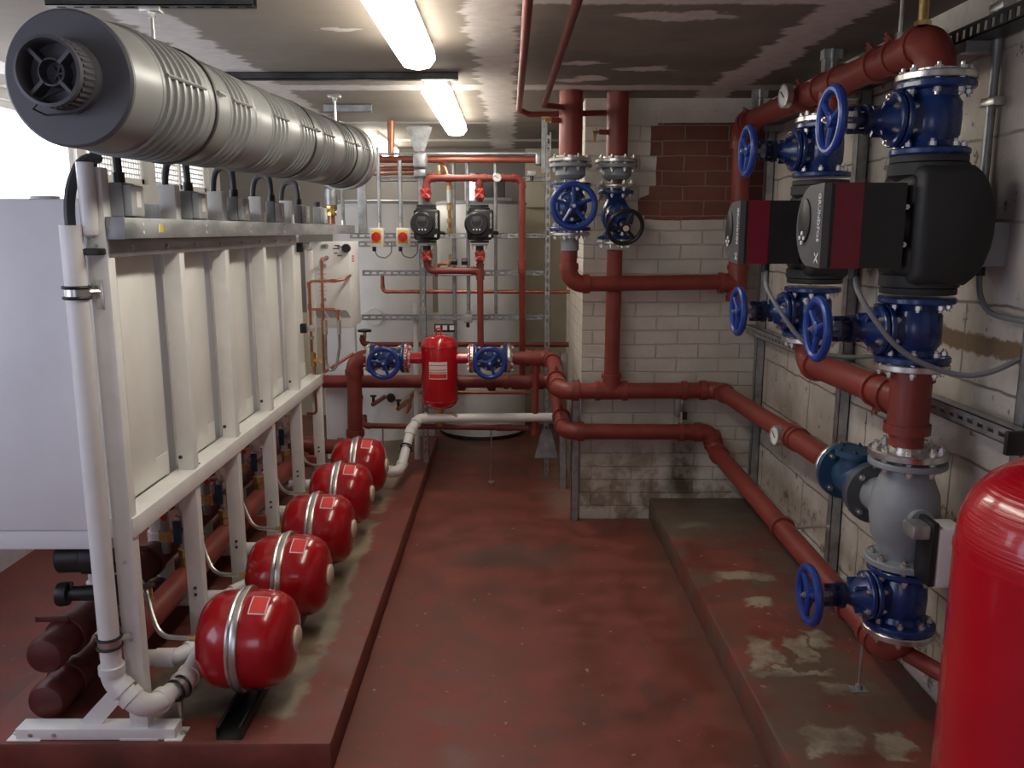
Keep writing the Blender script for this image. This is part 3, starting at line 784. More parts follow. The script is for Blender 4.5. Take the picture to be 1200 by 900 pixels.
b.m(1); b.bolts((1.14,2.65,.893),(0,0,1),.056,6,(0,0,1),.007,.007)
b.build('strainer_body', [M_SBLUE, M_SBLUE], t, True)

# gauges
def gauge(label, c, d, r, stem_to):
    t = thing('dial_gauge', label, 'gauge', tuple(c), group='round dial gauges')
    c = Vector(c); d = Vector(d).normalized()
    MB().lathe([(0,-.02),(r,-.02),(r,.004),(r*.88,.006),(r*.88,.001),(0,.001)], c, d, 28).build('gauge_case', M_STEEL, t, True)
    dial = MB().lathe([(0,.002),(r*.86,.002),(0,.0025)], c, d, 24).build('dial_face', M_GLASSW, t, True)
    u = d.cross(Vector((0,0,1))).normalized(); v = u.cross(d)
    nd = MB().sweep([c+d*.005-u*r*.2-v*r*.15, c+d*.005+u*r*.5+v*r*.4], .0018, 6); nd.build('needle', M_DARKI, dial, True)
    MB().cyl(c-d*.02, stem_to, .008, 10).build('gauge_stem', M_STEEL, t, True)
    return t
gauge('round dial gauge on the red header pipe under the ceiling', (1.07,3.40,2.115), (-.99,-.11,0), .046, (1.16,3.42,2.112))
gauge('round dial gauge on the upper red wall pipe', (1.08,3.30,.78), (-.99,-.11,0), .042, (1.14,3.32,.782))
gauge('small round dial gauge on the red loop above the small pumps', (-.07,5.04,1.905), (0,-1,0), .026, (-.07,5.09,1.9))

# ------------------------------------------------------------------ red tank by the camera
t = thing('pressure_vessel', 'tall glossy red pressure vessel standing close to the camera', 'vessel', (1.115,1.50,0))
pr = [(0,1.178),(.05,1.176),(.10,1.169),(.15,1.152),(.19,1.123),(.22,1.085),(.236,1.04),(.240,.995),(.240,.12+.125),(.225,.20),(.18,.17),(0,.165)]
MB().lathe(pr, (0,0,0), (0,0,1), 64).build('vessel_shell', M_TANK, t, ang=50)
MB().lathe([(.239,.972),(.2425,.974),(.2425,.980),(.239,.982)], (0,0,0),(0,0,1),64, closed=True).build('weld_seam', M_TANK, t)
for k in range(3):
    a = k*2*PI/3
    MB().cyl((.17*math.cos(a),.17*math.sin(a),ZR),(.17*math.cos(a),.17*math.sin(a),.21),.025,12).build('leg', M_TANK, t)
t.location.z = 0

# ------------------------------------------------------------------ slotted channel
def channel(name, label, axis, a0, a1, face, fpos, side, w=.041, d=.041, slots=True, m=None, group=None, pitch=.05, parent=None):
    """strut along `axis` from a0 to a1; slotted web at fpos facing `face` ('-y' etc.), `side` = centre on the remaining axis"""
    ax = 'xyz'.index(axis); fx = 'xyz'.index(face[1]); sgn = -1 if face[0] == '-' else 1; sx = 3-ax-fx
    mb = MB(); th = .0028
    def bx(a, b, f0, f1, s0, s1):
        lo = [0]*3; hi = [0]*3
        lo[ax], hi[ax] = a, b; lo[fx], hi[fx] = min(f0,f1), max(f0,f1); lo[sx], hi[sx] = s0, s1
        mb.box(lo[0],hi[0],lo[1],hi[1],lo[2],hi[2])
    back = fpos-sgn*d; fw = fpos-sgn*th
    for s in (-1, 1):
        e = side+s*w/2
        bx(a0, a1, fpos, back, min(e,e-s*th), max(e,e-s*th))
        bx(a0, a1, back, back+sgn*th, min(e,e-s*.01), max(e,e-s*.01))
    if slots:
        sw = .0065
        bx(a0, a1, fpos, fw, side-w/2, side-sw); bx(a0, a1, fpos, fw, side+sw, side+w/2)
        k = a0
        while k < a1:
            bx(k, min(k+pitch-.028, a1), fpos, fw, side-sw, side+sw); k += pitch
    else: bx(a0, a1, fpos, fw, side-w/2, side+w/2)
    if parent is not None: return mb.build(name, m or M_GALV, parent, True)
    loc = [0]*3; loc[ax] = a0 if axis == 'z' else (a0+a1)/2; loc[fx] = fpos; loc[sx] = side
    o = mb.build(name, m or M_GALV, None, loc=tuple(loc))
    return tag(o, label, 'channel', group)

# right wall: uprights, rails, conduits
for y, lab in ((4.42,'galvanised upright channel in the corner between brick pillar and block wall'),
               (3.28,'galvanised upright channel on the block wall behind the farther pump'),
               (2.10,'galvanised upright channel on the block wall behind the tall red vessel')):
    channel('upright_channel', lab, 'z', ZR, ZC-.02, '-x', XR-.045, y, slots=False, w=.045, d=.041)
channel('wall_rail', 'galvanised slotted rail at waist height along the block wall', 'y', 2.0, 4.66 if False else 4.45, '-x', XR-.095, 1.085, w=.045, d=.041)
tag(MB().box(XR-.14,XR-.09,1.985,2.0,1.055,1.115,.003).build('rail_end_cap', M_BLACK, None, loc=(XR-.115,1.99,1.085)), 'black plastic cap on the end of the waist-high wall rail', 'end cap')
tr = thing('cable_tray', 'dark perforated cable tray high along the block wall behind the header pipe', 'tray', (XR-.06, 3.2, 2.10))
m_ = MB(); m_.box(XR-.10,XR-.02,1.9,4.46,2.115,2.118); m_.box(XR-.10,XR-.098,1.9,4.46,2.115,2.122)
k = 1.92
while k < 4.42:
    m_.box(XR-.10,XR-.097,k,k+.018,2.122,2.146); k += .036
m_.box(XR-.10,XR-.097,1.9,4.46,2.146,2.156)
m_.build('tray_wall', M_BSTEEL, tr, True)
for y in (2.45, 3.28, 4.3): MB().box(XR-.1,XR,y-.02,y+.02,2.085,2.114).build('tray_bracket', M_GALV, tr, True)
for y in (3.33, 4.25):
    t_ = thing('pipe_hanger', 'galvanised hanger plate between ceiling and header pipe, %s' % ('near the farther pump' if y < 4 else 'near the brick pillar'), 'hanger', (1.22,y,2.16))
    MB().box(1.19,1.235,y-.02,y+.02,2.155,2.245).box(1.185,1.255,y-.022,y+.022,2.235,2.27).build('hanger_plate', M_GALV, t_, True)
    MB().cyl((1.212,y-.03,2.15),(1.212,y-.03,2.27),.005,8).build('threaded_rod', M_STEEL, t_, True)
tag(MB().cyl((1.15,2.60,2.15),(1.15,2.60,ZC),.006,8).cyl((1.15,2.6,2.15),(1.15,2.6,2.17),.014,6).build('hanger_rod', M_STEEL, None, loc=(1.15,2.6,2.15)), 'thin steel rod hanging the header pipe from the ceiling', 'hanger')
tag(MB().cyl((1.13,2.42,2.15),(1.13,2.42,ZC),.014,14).cyl((1.13,2.42,2.15),(1.13,2.42,2.162),.022,6).build('air_vent_pipe', M_BRASS, None, loc=(1.13,2.42,2.15)), 'short brass vent pipe rising from the header elbow to the ceiling', 'pipe')
cd = thing('conduit', 'steel conduit running down the block wall into the grey junction box', 'conduit', (XR-.02,2.42,1.62))
MB().cyl((XR-.02,2.42,1.62),(XR-.02,2.42,ZC),.0125,14).build('conduit_tube', M_GALV, cd, True)
for z in (1.95, 2.2): MB().box(XR-.035,XR,2.385,2.455,z-.012,z+.012,.004).build('saddle_clip', M_ZINC, cd, True)
jb = thing('junction_box', 'grey junction box on the block wall behind the round black back of a pump', 'box', (XR-.035,2.37,1.50))
MB().box(XR-.07,XR,2.30,2.455,1.502,1.622,.004).build('box_body', M_BOX, jb, True)
MB().box(XR-.082,XR-.07,2.296,2.459,1.498,1.626,.003).build('box_lid', M_BOX, jb, True)
MB().cyl((XR-.04,2.36,1.502),(XR-.04,2.36,1.475),.014,12).build('cable_gland', M_BLACK, jb, True)
cable('power_cable', 'grey cable looping down from the junction box to the wall edge', [(XR-.04,2.36,1.478),(XR-.04,2.35,1.42),(XR-.035,2.30,1.37),(XR-.03,2.15,1.37),(XR-.03,2.0,1.36),(XR-.03,1.8,1.37)], .008, M_CABLE)
# stand stud on the slab
t = thing('threaded_stud', 'thin threaded stud standing upright on the raised slab below the lowest valve', 'stud', (1.14,2.50,ZR))
MB().cyl((1.14,2.50,ZR),(1.14,2.50,ZR+.19),.005,8).build('stud_rod', M_STEEL, t, True)
MB().box(1.115,1.165,2.48,2.52,ZR,ZR+.004).cyl((1.14,2.5,ZR),(1.14,2.5,ZR+.02),.011,6).build('base_plate', M_GALV, t, True)
# bracket on brick wall
t = thing('pipe_bracket', 'small steel bracket between the two red pipes on the brick wall', 'bracket', (.94,4.45,.59))
MB().box(.905,.94,4.44,4.5,.60,.70,.003).build('bracket_plate', M_GALV, t, True)
MB().box(.935,.965,4.42,4.45,.59,.63,.002).build('bracket_foot', M_BLACK, t, True)
MB().cyl((.935,4.42,.68),(.935,4.42,.72),.006,8).build('bracket_rod', M_STEEL, t, True)

# upright channels on the end face of the brick pillar
channel('post_channel', 'tall galvanised channel against the corner of the brick pillar', 'z', 0, .80, '-y', 4.47, .365, slots=False, w=.042)
channel('post_channel', 'shorter-looking galvanised channel farther along the side of the brick pillar', 'z', 0, .86, '-y', 5.05, .335, slots=False, w=.045)

# small red pipes on the ceiling
cp = pipe_run('ceiling_pipe', 'thin red ceiling pipe that turns across to the second riser', 'pipe', [(.05,1.6,2.19),(.05,4.30,2.185),(.10,4.36,2.17),(.50,4.37,2.18)], .014, R=.03, collar=False, seg=12)
cp = pipe_run('ceiling_pipe', 'thin red ceiling pipe that ends in the first riser', 'pipe', [(.183,1.6,2.19),(.168,4.18,2.19),(.265,4.25,2.19)], .014, R=.03, collar=False, seg=12)

# ------------------------------------------------------------------ boiler frame
FX0, FX1 = -1.135, -1.080
PY = [2.28, 2.775, 3.225, 3.725, 4.225, 4.72]
fr = thing('boiler_stand', 'white steel frame carrying the row of boilers over the concrete slab', 'frame', (-1.1,2.28,ZL))
for i, y in enumerate(PY):
    z1 = 1.765 if i == 0 else (1.745 if i < 5 else .79)
    b = MB()
    b.box(FX0, FX1, y, y+.042, ZL, z1, .003, 2)
    b.box(FX0-.03, FX1+.03, y-.01, y+.06, ZL, ZL+.006)
    b.m(1)
    for z in ((1.56, .66, .44, .42) if i == 0 else (.36, .335)):
        b.bolt((FX0+.028, y, z), (0,-1,0), .006, .004)
    b.build('post', [M_WHITE, M_ZINC if i == 0 else M_DARKI], fr, True)
b = MB().box(-1.15,-1.072,2.285,4.765,.732,.79,.003); b.m(1)
for y in PY[1:5]:
    b.cyl((-1.10,y+.08,.7895),(-1.10,y+.08,.791),.011,14); b.bolt((-1.12,y-.012,.84),(0,-1,0),.007,.004)
b.build('middle_rail', [M_WHITE, M_DARKI], fr, True)
b = MB().box(-1.14,-1.077,2.285,4.30,1.528,1.577,.002); b.m(1)
for k in range(8): b.bolt((-1.077, 2.42+k*.25, 1.552), (1,0,0), .008, .004)
b.build('top_rail', [mat('grey_top_rail', (.34,.33,.34), .4, .5), M_ZINC], fr, True)
b = MB().box(-1.475,-1.0,2.272,2.33,ZL+.001,ZL+.036,.002)
b.box(-1.50,-1.40,2.265,2.335,ZL,ZL+.004); b.box(-1.03,-.978,2.265,2.335,ZL,ZL+.004)
b.m(1); b.bolt((-.985,2.30,ZL+.004),(0,0,1),.010,.006); b.bolt((-1.487,2.30,ZL+.004),(0,0,1),.010,.006); b.bolt((-1.43,2.272,ZL+.018),(0,-1,0),.007,.004); b.bolt((-1.36,2.272,ZL+.018),(0,-1,0),.007,.004)
b.build('foot_beam', [M_WHITE, M_ZINC], fr, True)
MB().prism([(-1.30,2.30,ZL+.036),(-1.23,2.30,ZL+.036),(-1.13,2.30,ZL+.15),(-1.13,2.30,ZL+.22)],(0,.012,0)).build('brace', M_WHITE, fr, True)

# cable trunking along the frame
tk = thing('cable_trunking', 'long galvanised cable trunking along the top of the boiler frame', 'trunking', (-1.055,2.28,1.577))
b = MB().box(-1.076,-1.03,2.284,5.68,1.578,1.634,.0015); b.m(1)
for k in range(7): b.cyl((-1.03,2.40+k*.5,1.617),(-1.0285,2.40+k*.5,1.617),.005,8); b.cyl((-1.03,2.40+k*.5,1.594),(-1.0285,2.40+k*.5,1.594),.005,8)
b.build('trunking_body', [M_TRUNK, M_WPL], tk, True)
MB().box(-1.078,-1.028,2.279,2.284,1.576,1.636,.001).build('end_plate', mat('dull_zinc_plate', (.30,.30,.31), .45, .6), tk, True)
st = MB().box(-1.0298,-1.0288,2.50,2.535,1.594,1.618); st.build('warning_label', M_YEL, tk, True)
MB().box(-1.0289,-1.0286,2.5,2.512,1.594,1.618).build('label_margin', M_LWH, tk, True)

# boilers
def boiler(y0, y1, label):
    t = thing('wall_hung_boiler', label, 'boiler', (-1.42, y0, .70), group='white boilers on the frame')
    MB().box(-1.72,-1.16, y0, y1, .735, 1.685, .008).build('casing', M_CASE, t, True)
    MB().box(-1.70,-1.17, y0+.01, y1-.01, .675, .733, .004).build('base_tray', M_CASE, t, True)
    b = MB().box(-1.162,-1.152, y0+.035, y1-.035, .80, 1.527, .002)
    yy = (y0+y1)/2
    b.box(-1.152,-1.1465, yy-.085, yy+.085, .80, 1.527, .002)
    b.box(-1.152,-1.149, y0+.035, y1-.035, .795, .87, .001)
    b.build('back_panel', M_PANEL, t, True)
    MB().cyl((-1.38,(y0+y1)/2,1.685),(-1.38,(y0+y1)/2,1.70),.04,24).build('flue_outlet', M_CASE, t, True)
    return t
blab = ['white boiler with its blank side to the camera, first on the frame', 'white boiler second along the frame, behind the second bay',
        'white boiler in the middle bay of the frame', 'white boiler in the fourth bay of the frame', 'white boiler in the last bay of the frame by the copper pipes']
for i in range(5):
    boiler(PY[i]+.05, (PY[i+1]-.005) if i < 4 else 4.70, blab[i])

# isolator boxes with black conduit loops on the trunking
by = [2.35, 2.85, 3.32, 3.84, 4.33, 4.75]
names = ['second', 'third', 'fourth', 'fifth', 'sixth']
for i, y in enumerate(by):
    where = 'first from the camera' if i == 0 else names[i-1]+' from the camera'
    t = thing('isolator_box', 'grey isolator box on the cable trunking, %s' % where, 'box', (-1.055,y,1.636), group='isolator boxes on the trunking')
    MB().box(-1.085,-1.045,y-.03,y+.055,1.636,1.728,.006).build('box_body', M_BOX, t, True)
    MB().box(-1.045,-1.022,y-.028,y+.053,1.638,1.722,.005).build('box_lid', mat('isolator_lid', (.42,.43,.43), .45) if i == 0 else bpy.data.materials['isolator_lid'], t, True)
    sl = MB().box(-1.022,-1.0205,y+.0,y+.028,1.662,1.705).build('rating_label', M_LWH, t, True)
    MB().cyl((-1.065,y,1.728),(-1.065,y,1.755),.016,14).build('cable_gland', M_BLACK, t, True)
    if i < 5:
        pts = [(-1.065,y,1.752),(-1.066,y,1.79),(-1.075,y+.02,1.835),(-1.12,y+.05,1.845),(-1.16,y+.07,1.825),(-1.172,y+.075,1.75),(-1.172,y+.075,1.60)]
        o = cable('flexible_conduit', 'black flexible conduit looping from the %s isolator box down behind the frame' % ('first' if i == 0 else names[i-1]), pts, .0115, M_FLEX, 'conduit', 2, 'black conduit loops')
o = cable('flexible_conduit', 'black flexible conduit entering the top of the tall white pipe', [(-1.16,2.44,1.80),(-1.15,2.33,1.79),(-1.150,2.26,1.72),(-1.152,2.24,1.66),(-1.152,2.24,1.60)], .0145, M_FLEX, 'conduit', 2)

# tall white plastic pipe and condensate line behind the vessels
wp = thing('waste_pipe', 'tall white plastic pipe strapped to the front post and bending low towards the vessels', 'pipe', (-1.15,2.24,.2))
wpts = [(-1.152,2.24,1.612),(-1.152,2.24,.315),(-1.055,2.225,.222),(-1.005,2.40,.225),(-1.03,2.62,.225)]
pipe_run('', '', '', wpts, .0285, M_PVC, M_PVC, R=.06, parent=wp, fr=1.16, collar=True, seg=22)
MB().lathe([(.0285,0),(.0285,.001),(.024,.001),(.024,-.05)],(-1.152,2.24,1.612),(0,0,1),22).build('pipe_mouth', M_PVC, wp, True)
def strap(p, d, r, to=None):
    p = Vector(p); d = Vector(d).normalized()
    b = MB()
    for o_ in (-.014, .014): b.torus(p+d*o_, d, r+.004, .0045, 26, 8)
    b.m(1); b.lathe([(r+.001,-.009),(r+.0035,-.009),(r+.0035,.009),(r+.001,.009)], p, d, 26, closed=True)
    if to is not None: b.cyl(p+(Vector(to)-p).normalized()*r, to, .008, 8)
    return b.build('pipe_strap', [M_BLACK, M_ZINC], wp, True)
strap((-1.152,2.24,1.437),(0,0,1),.0285,(-1.108,2.279,1.437))
strap((-1.152,2.24,.435),(0,0,1),.0285,(-1.108,2.279,.435))
strap((-1.008,2.345,.225),(.37,.93,0),.0285,(-1.008,2.345,.12))
MB().box(-1.118,-1.098,2.272,2.279,1.39,1.47,.001).build('strap_plate', M_ZINC, wp, True)
hg = MB().cyl((-1.11,2.258,1.60),(-1.11,2.258,1.775),.0215,22); hg.lathe([(.0215,0),(.019,-.012),(.01,-.018),(0,-.02)],(-1.11,2.258,1.60),(0,0,1),20)
t = thing('sensor_tube', 'short white tube with a black strap fixed to the top of the front post', 'tube', (-1.11,2.258,1.57))
hg.build('tube_body', M_PVC, t, True)
MB().cyl((-1.11,2.258,1.575),(-1.11,2.258,1.582),.009,10).build('tube_tip', M_BOX, t, True)
MB().box(-1.137,-1.083,2.236,2.281,1.535,1.553,.004).build('tube_strap', M_BLACK, t, True)

cl = pipe_run('condensate_pipe', 'white plastic condensate pipe along the slab behind the red vessels and across under the separator', 'pipe',
     [(-1.03,2.62,.225),(-1.03,4.74,.215),(-.64,4.74,.205),(-.60,4.95,.40),(-.56,5.06,.455),(.285,5.10,.453)], .0275, M_PVC, M_PVC, R=.05, fr=1.14, seg=20)
for i, y in enumerate([2.60, 3.05, 3.55, 4.05, 4.5]):
    b = MB().sweep(smooth_path([(-1.29,y-.05,.215),(-1.15,y-.05,.216),(-1.10,y-.05,.217),(-1.032,y+.04,.222)], .04), .0265, 16)
    b.cyl((-1.16,y-.05,.216),(-1.10,y-.05,.217),.031,16); b.cyl((-1.075,y-.01,.219),(-1.03,y+.045,.222),.031,16)
    b.build('branch_pipe', M_PVC, cl, True)
b = MB(); b.m(0)
for o_ in (-.012,.012): b.torus((-.617,4.865,.318+o_*.8),(.2,1,.9),.032,.005,24,8)
b.build('pipe_strap', M_BLACK, cl, True)

# ------------------------------------------------------------------ expansion vessels
rail = channel('mounting_rail', 'dark steel channel lying on the slab under the row of red vessels', 'y', 2.272, 4.85, '-z', ZL, -.838, slots=False, w=.078, d=.041, m=M_BSTEEL)
def vessel(label):
    t = thing('expansion_vessel', label, 'vessel', (-.835,2.5,ZL+.043), group='red expansion vessels')
    zc = .168
    pr = [(0,-.148),(.05,-.147),(.09,-.143),(.118,-.132),(.137,-.113),(.148,-.088),(.153,-.055),(.154,-.02),(.154,.03),(.152,.065),(.1475,.088),(.137,.113),(.119,.132),(.092,.144),(.05,.150),(0,.151)]
    MB().lathe(pr,(0,0,zc),(1,0,0),48).build('vessel_shell', M_VES, t, ang=60)
    b = MB().lathe([(.153,-.030),(.158,-.030),(.160,-.024),(.158,-.018),(.153,-.018)],(0,0,zc),(1,0,0),48,closed=True)
    b.lathe([(.153,-.014),(.164,-.014),(.167,-.004),(.164,.006),(.153,.006)],(0,0,zc),(1,0,0),48,closed=True)
    b.build('clamp_band', M_ZINC, t)
    MB().lathe([(0,.162),(.034,.161),(.040,.157),(.042,.148),(.042,.143)],(0,0,zc),(1,0,0),28).build('valve_cap', M_CREAM, t)
    def patch(x0, x1, a0, a1, r0, r1, off):
        mb = MB(); N_ = 8
        for k in range(N_):
            qa = a0+(a1-a0)*k/N_; qb = a0+(a1-a0)*(k+1)/N_
            v = [(x0,-math.sin(qa)*(r0+off),zc+math.cos(qa)*(r0+off)),(x1,-math.sin(qa)*(r1+off),zc+math.cos(qa)*(r1+off)),
                 (x1,-math.sin(qb)*(r1+off),zc+math.cos(qb)*(r1+off)),(x0,-math.sin(qb)*(r0+off),zc+math.cos(qb)*(r0+off))]
            mb._face([mb.bm.verts.new(c) for c in v])
        return mb
    lb = patch(.028,.082,math.radians(8),math.radians(36),.1545,.1492,.0012).build('label_sticker', M_LWH, t)
    patch(.0315,.0785,math.radians(9.5),math.radians(34.5),.1543,.1497,.0022).build('label_print', M_LRED, lb)
    b = MB().box(-.045,.045,-.03,.03,0,.012,.002); b.box(-.03,.03,-.025,.025,.012,.03)
    b.build('mounting_foot', M_BSTEEL, t)
    MB().cyl((-.15,0,zc),(-.175,0,zc),.014,6).cyl((-.17,0,zc),(-.19,0,zc),.010,12).build('inlet_fitting', M_BRASS, t)
    return t
vl = ['red expansion vessel first in the row, closest to the camera', 'red expansion vessel second in the row from the camera', 'red expansion vessel in the middle of the row of five',
      'red expansion vessel fourth in the row from the camera', 'red expansion vessel last in the row, by the white elbow']
v0 = vessel(vl[0])
for k in range(1, 5): dup(v0, (-.835, 2.5+.5*k, ZL+.043), vl[k])
hl = ['first', 'second', 'middle', 'fourth', 'last']
for k in range(5):
    y = 2.5+.5*k
    cable('flexible_hose', 'braided steel hose bending down to the %s red vessel of the row' % hl[k], [(-1.27,y+.20,.43),(-1.22,y+.14,.42),(-1.165,y+.05,.36),(-1.12,y,.318),(-1.06,y,.312),(-1.02,y,.311)], .008, M_STEEL, 'hose', 2, 'steel hoses to the vessels')

# ------------------------------------------------------------------ headers and connections under the boilers
for (x, z, y1, lab) in ((-1.415,.325,5.1,'upper thick red header pipe running low under the boilers'), (-1.425,.172,4.9,'lower thick red header pipe on the slab under the boilers')):
    h = thing('header_pipe', lab, 'pipe', (x,2.3,z-.06), group=None)
    MB().cyl((x,2.40,z),(x,y1,z),.056,26).build('pipe_section', M_RED_SHADE, h, True)
    MB().lathe([(.058,.06),(.060,.05),(.060,.02),(.052,.004),(.03,-.006),(0,-.009)],(x,2.35,z),(0,1,0),26).build('end_cap', M_RED_SHADE, h, True)
    for y in (2.50, 3.1, 4.0):
        b = MB().lathe([(.057,-.02),(.066,-.02),(.066,.02),(.057,.02)],(x,y,z),(0,1,0),24,closed=True)
        if z > .3: b.box(x-.085,x+.02,y-.03,y-.022,z+.055,z+.075,.003)
        b.build('pipe_clamp', M_RED_SHADE, h, True)
ev = pipe_run('header_riser', 'red pipe dropping from the manifold valve and joining the header under the boilers', 'pipe',
     [(-.855,5.1,.826),(-.955,5.1,.826),(-.965,5.1,.262),(-1.2,5.08,.27),(-1.41,5.0,.325)], .046, R=.075)
# visible red header through the frame
h = thing('header_pipe', 'red flow pipe seen between the frame legs behind the red vessels', 'pipe', (-1.235,2.4,.24))
MB().cyl((-1.235,2.42,.295),(-1.235,4.75,.30),.047,24).build('pipe_section', M_RED, h, True)
MB().lathe([(.049,.03),(.049,.01),(.035,0),(0,-.004)],(-1.235,2.41,.295),(0,1,0),22).build('end_cap', M_RED, h, True)
for y in (3.62, 4.62):
    b = MB().lathe([(.048,-.02),(.056,-.02),(.056,.02),(.048,.02)],(-1.235,y,.298),(0,1,0),24,closed=True); b.box(-1.20,-1.10,y-.005,y+.005,.27,.33,.003)
    b.build('pipe_clamp', M_RED2, h, True)

def conn(y, label):
    t = thing('boiler_valve_set', label, 'valve', (-1.27,y,.38), group='valve sets under the boilers')
    def part(n, m_, f):
        b = MB(); f(b); return b.build(n, m_, t)
    part('flow_pipe', M_ZINC, lambda b: b.cyl((.035,.0,-.06),(.035,.0,.30),.017,14))
    part('condensate_trap', M_PVC, lambda b: (b.cyl((-.14,.20,-.20),(-.14,.20,.30),.042,20), b.cyl((-.14,.20,-.02),(-.14,.20,.03),.05,20)))
    part('return_pipe', M_GALV, lambda b: b.cyl((-.07,.08,-.02),(-.07,.08,.30),.017,14))
    part('isolating_valve', M_ZINC, lambda b: (b.cyl((.035,0,.07),(.035,0,.16),.029,14), b.lathe([(0,-.04),(.026,-.035),(.03,0),(.026,.035),(0,.04)],(.035,0,.115),(1,0,0),14), b.cyl((.035,0,.19),(.035,0,.22),.026,6)))
    part('valve_handle', M_SBLUE, lambda b: (b.cyl((.035,-.03,.115),(.035,-.06,.115),.010,10), b.box(.02,.05,-.066,-.056,.07,.16,.004)))
    part('brass_union', M_BRASS, lambda b: b.lathe([(0,-.035),(.022,-.035),(.022,-.006),(.018,-.004),(.027,0),(.027,.03),(0,.03)],(.035,0,0),(0,0,1),8))
    part('brass_union', M_BRASS, lambda b: b.cyl((-.07,.08,.03),(-.07,.08,.07),.026,8))
    part('relief_valve', M_BRASS, lambda b: (b.cyl((.035,.16,-.07),(.035,.16,-.02),.020,8), b.cyl((.035,.16,-.02),(.035,.16,.03),.014,10)))
    part('link_hose', M_BSTEEL, lambda b: b.sweep(smooth_path([(.05,.0,.06),(.06,.08,.06),(.05,.16,.03)], .04), .009, 10))
    pu = part('boiler_pump', M_BLACK, lambda b: (b.lathe([(0,-.085),(.038,-.085),(.043,-.078),(.045,.0),(.05,.01),(.05,.05),(0,.05)],(-.07,.02,.215),(.35,-1,0),22)))
    part('pump_casing', M_CAST, lambda b: b.cyl((-.07,.08,.16),(-.07,.08,.27),.042,18))
    part('control_knob', M_ROT, lambda b: (b.cyl((-.03,-.03,.17),(-.01,-.06,.17),.012,10)))
    return t
cl_ = ['first', 'second', 'third', 'fourth', 'fifth']
c0 = conn(2.53, 'valves and small pump under the first boiler from the camera')
for k in range(1, 5): dup(c0, (-1.27, PY[k]+.25, .38), 'valves and small pump under the %s boiler from the camera' % cl_[k])
t = thing('pump_motor', 'black pump motor jutting out under the blank boiler side beside the white pipe', 'pump', (-1.27,2.43,.6))
MB().lathe([(0,-.11),(.040,-.11),(.045,-.104),(.046,-.04),(.052,-.035),(.055,.03),(.046,.05),(0,.05)],(-1.26,2.42,.622),(1,.12,0),24).build('motor_body', M_BLACK, t, True)
MB().box(-1.30,-1.2,2.40,2.5,.57,.60,.008).build('motor_base', M_BLACK, t, True)
t = thing('drain_valve', 'black hose connector on a steel valve below the black pump motor', 'valve', (-1.30,2.42,.46))
MB().lathe([(0,-.13),(.036,-.13),(.038,-.12),(.036,-.10),(.022,-.095),(.024,-.03),(.02,0),(0,0)],(-1.25,2.42,.505),(1,.1,0),18).build('hose_connector', M_BLACK, t, True)
MB().cyl((-1.235,2.425,.36),(-1.235,2.425,.58),.02,14).cyl((-1.275,2.42,.507),(-1.235,2.425,.507),.022,10).build('valve_body', M_GALV, t, True)
MB().box(-1.34,-1.332,2.40,2.41,.50,.545,.002).build('valve_lever', M_BLACK, t, True)

# ------------------------------------------------------------------ flue
fA = Vector((-.978,1.95,1.931)); fB = Vector((-.828,4.33,1.962)); fd = (fB-fA).normalized(); FL = (fB-fA).length
fl = thing('flue_pipe', 'big grey ribbed flue pipe slung under the ceiling above the boilers', 'flue', tuple(fA))
def fl_l(name, prof, m_, parent=None, seg=56): return MB().lathe(prof, fA, fd, seg).build(name, m_, parent or fl, True)
RF = .148
cap = fl_l('end_cap', [(0,.0),(RF-.006,.0),(RF,.005),(RF,.012)], M_FLUED)
ri = MB(); o = fA+(-fd)*0
ux = fd.cross(Vector((0,0,1))).normalized(); uz = ux.cross(fd)
oc = fA+uz*.004
pl = MB().lathe([(.080,.0),(.080,-.018),(.074,-.022),(.072,-.062),(.074,-.066),(.074,-.078),(.067,-.080),(.065,-.074),(.065,-.03),(.0,-.03)], oc, fd, 40).build('plug_cap', M_FLUED, fl, True)
g = MB()
for k in range(4):
    a = k*PI/2+.75; e = ux*math.cos(a)+uz*math.sin(a)
    g.prism([oc-fd*.031+e*.026-(ux*-math.sin(a)+uz*math.cos(a))*.004, oc-fd*.031+e*.066-(ux*-math.sin(a)+uz*math.cos(a))*.004, oc-fd*.031+e*.066+(ux*-math.sin(a)+uz*math.cos(a))*.004, oc-fd*.031+e*.026+(ux*-math.sin(a)+uz*math.cos(a))*.004], -fd*.034)
g.lathe([(.030,-.03),(.030,-.062),(.026,-.064),(.026,-.036),(.012,-.036)], oc, fd, 24)
for k in range(3):
    a = k*PI/3; e = ux*math.cos(a)+uz*math.sin(a); g.sweep([oc-fd*.040-e*.018, oc-fd*.040+e*.018], .0025, 6)
g.build('plug_spokes', M_FLUED, pl, True)
kn = MB()
for k in range(36):
    a = 2*PI*k/36; e = ux*math.cos(a)+uz*math.sin(a)
    kn.cyl(oc-fd*.022+e*.0715, oc-fd*.060+e*.0715, .0042, 6)
kn.build('plug_grip', M_FLUED, pl, True)
tl = MB().sweep([oc-fd*.05+ux*.03-uz*.03, oc-fd*.07-ux*.02-uz*.055, oc-fd*.06-ux*.05-uz*.075, oc-fd*.03-ux*.04-uz*.085, oc-fd*.02+ux*.03-uz*.08], .0022, 6)
tl.build('plug_tether', M_BLACK, pl, True)
segs = [(.012,.46,1.0),(.46,.82,.965),(.82,1.12,.95),(1.12,1.42,.955),(1.42,1.75,.945),(1.75,2.08,.955),(2.08,FL,.95)]
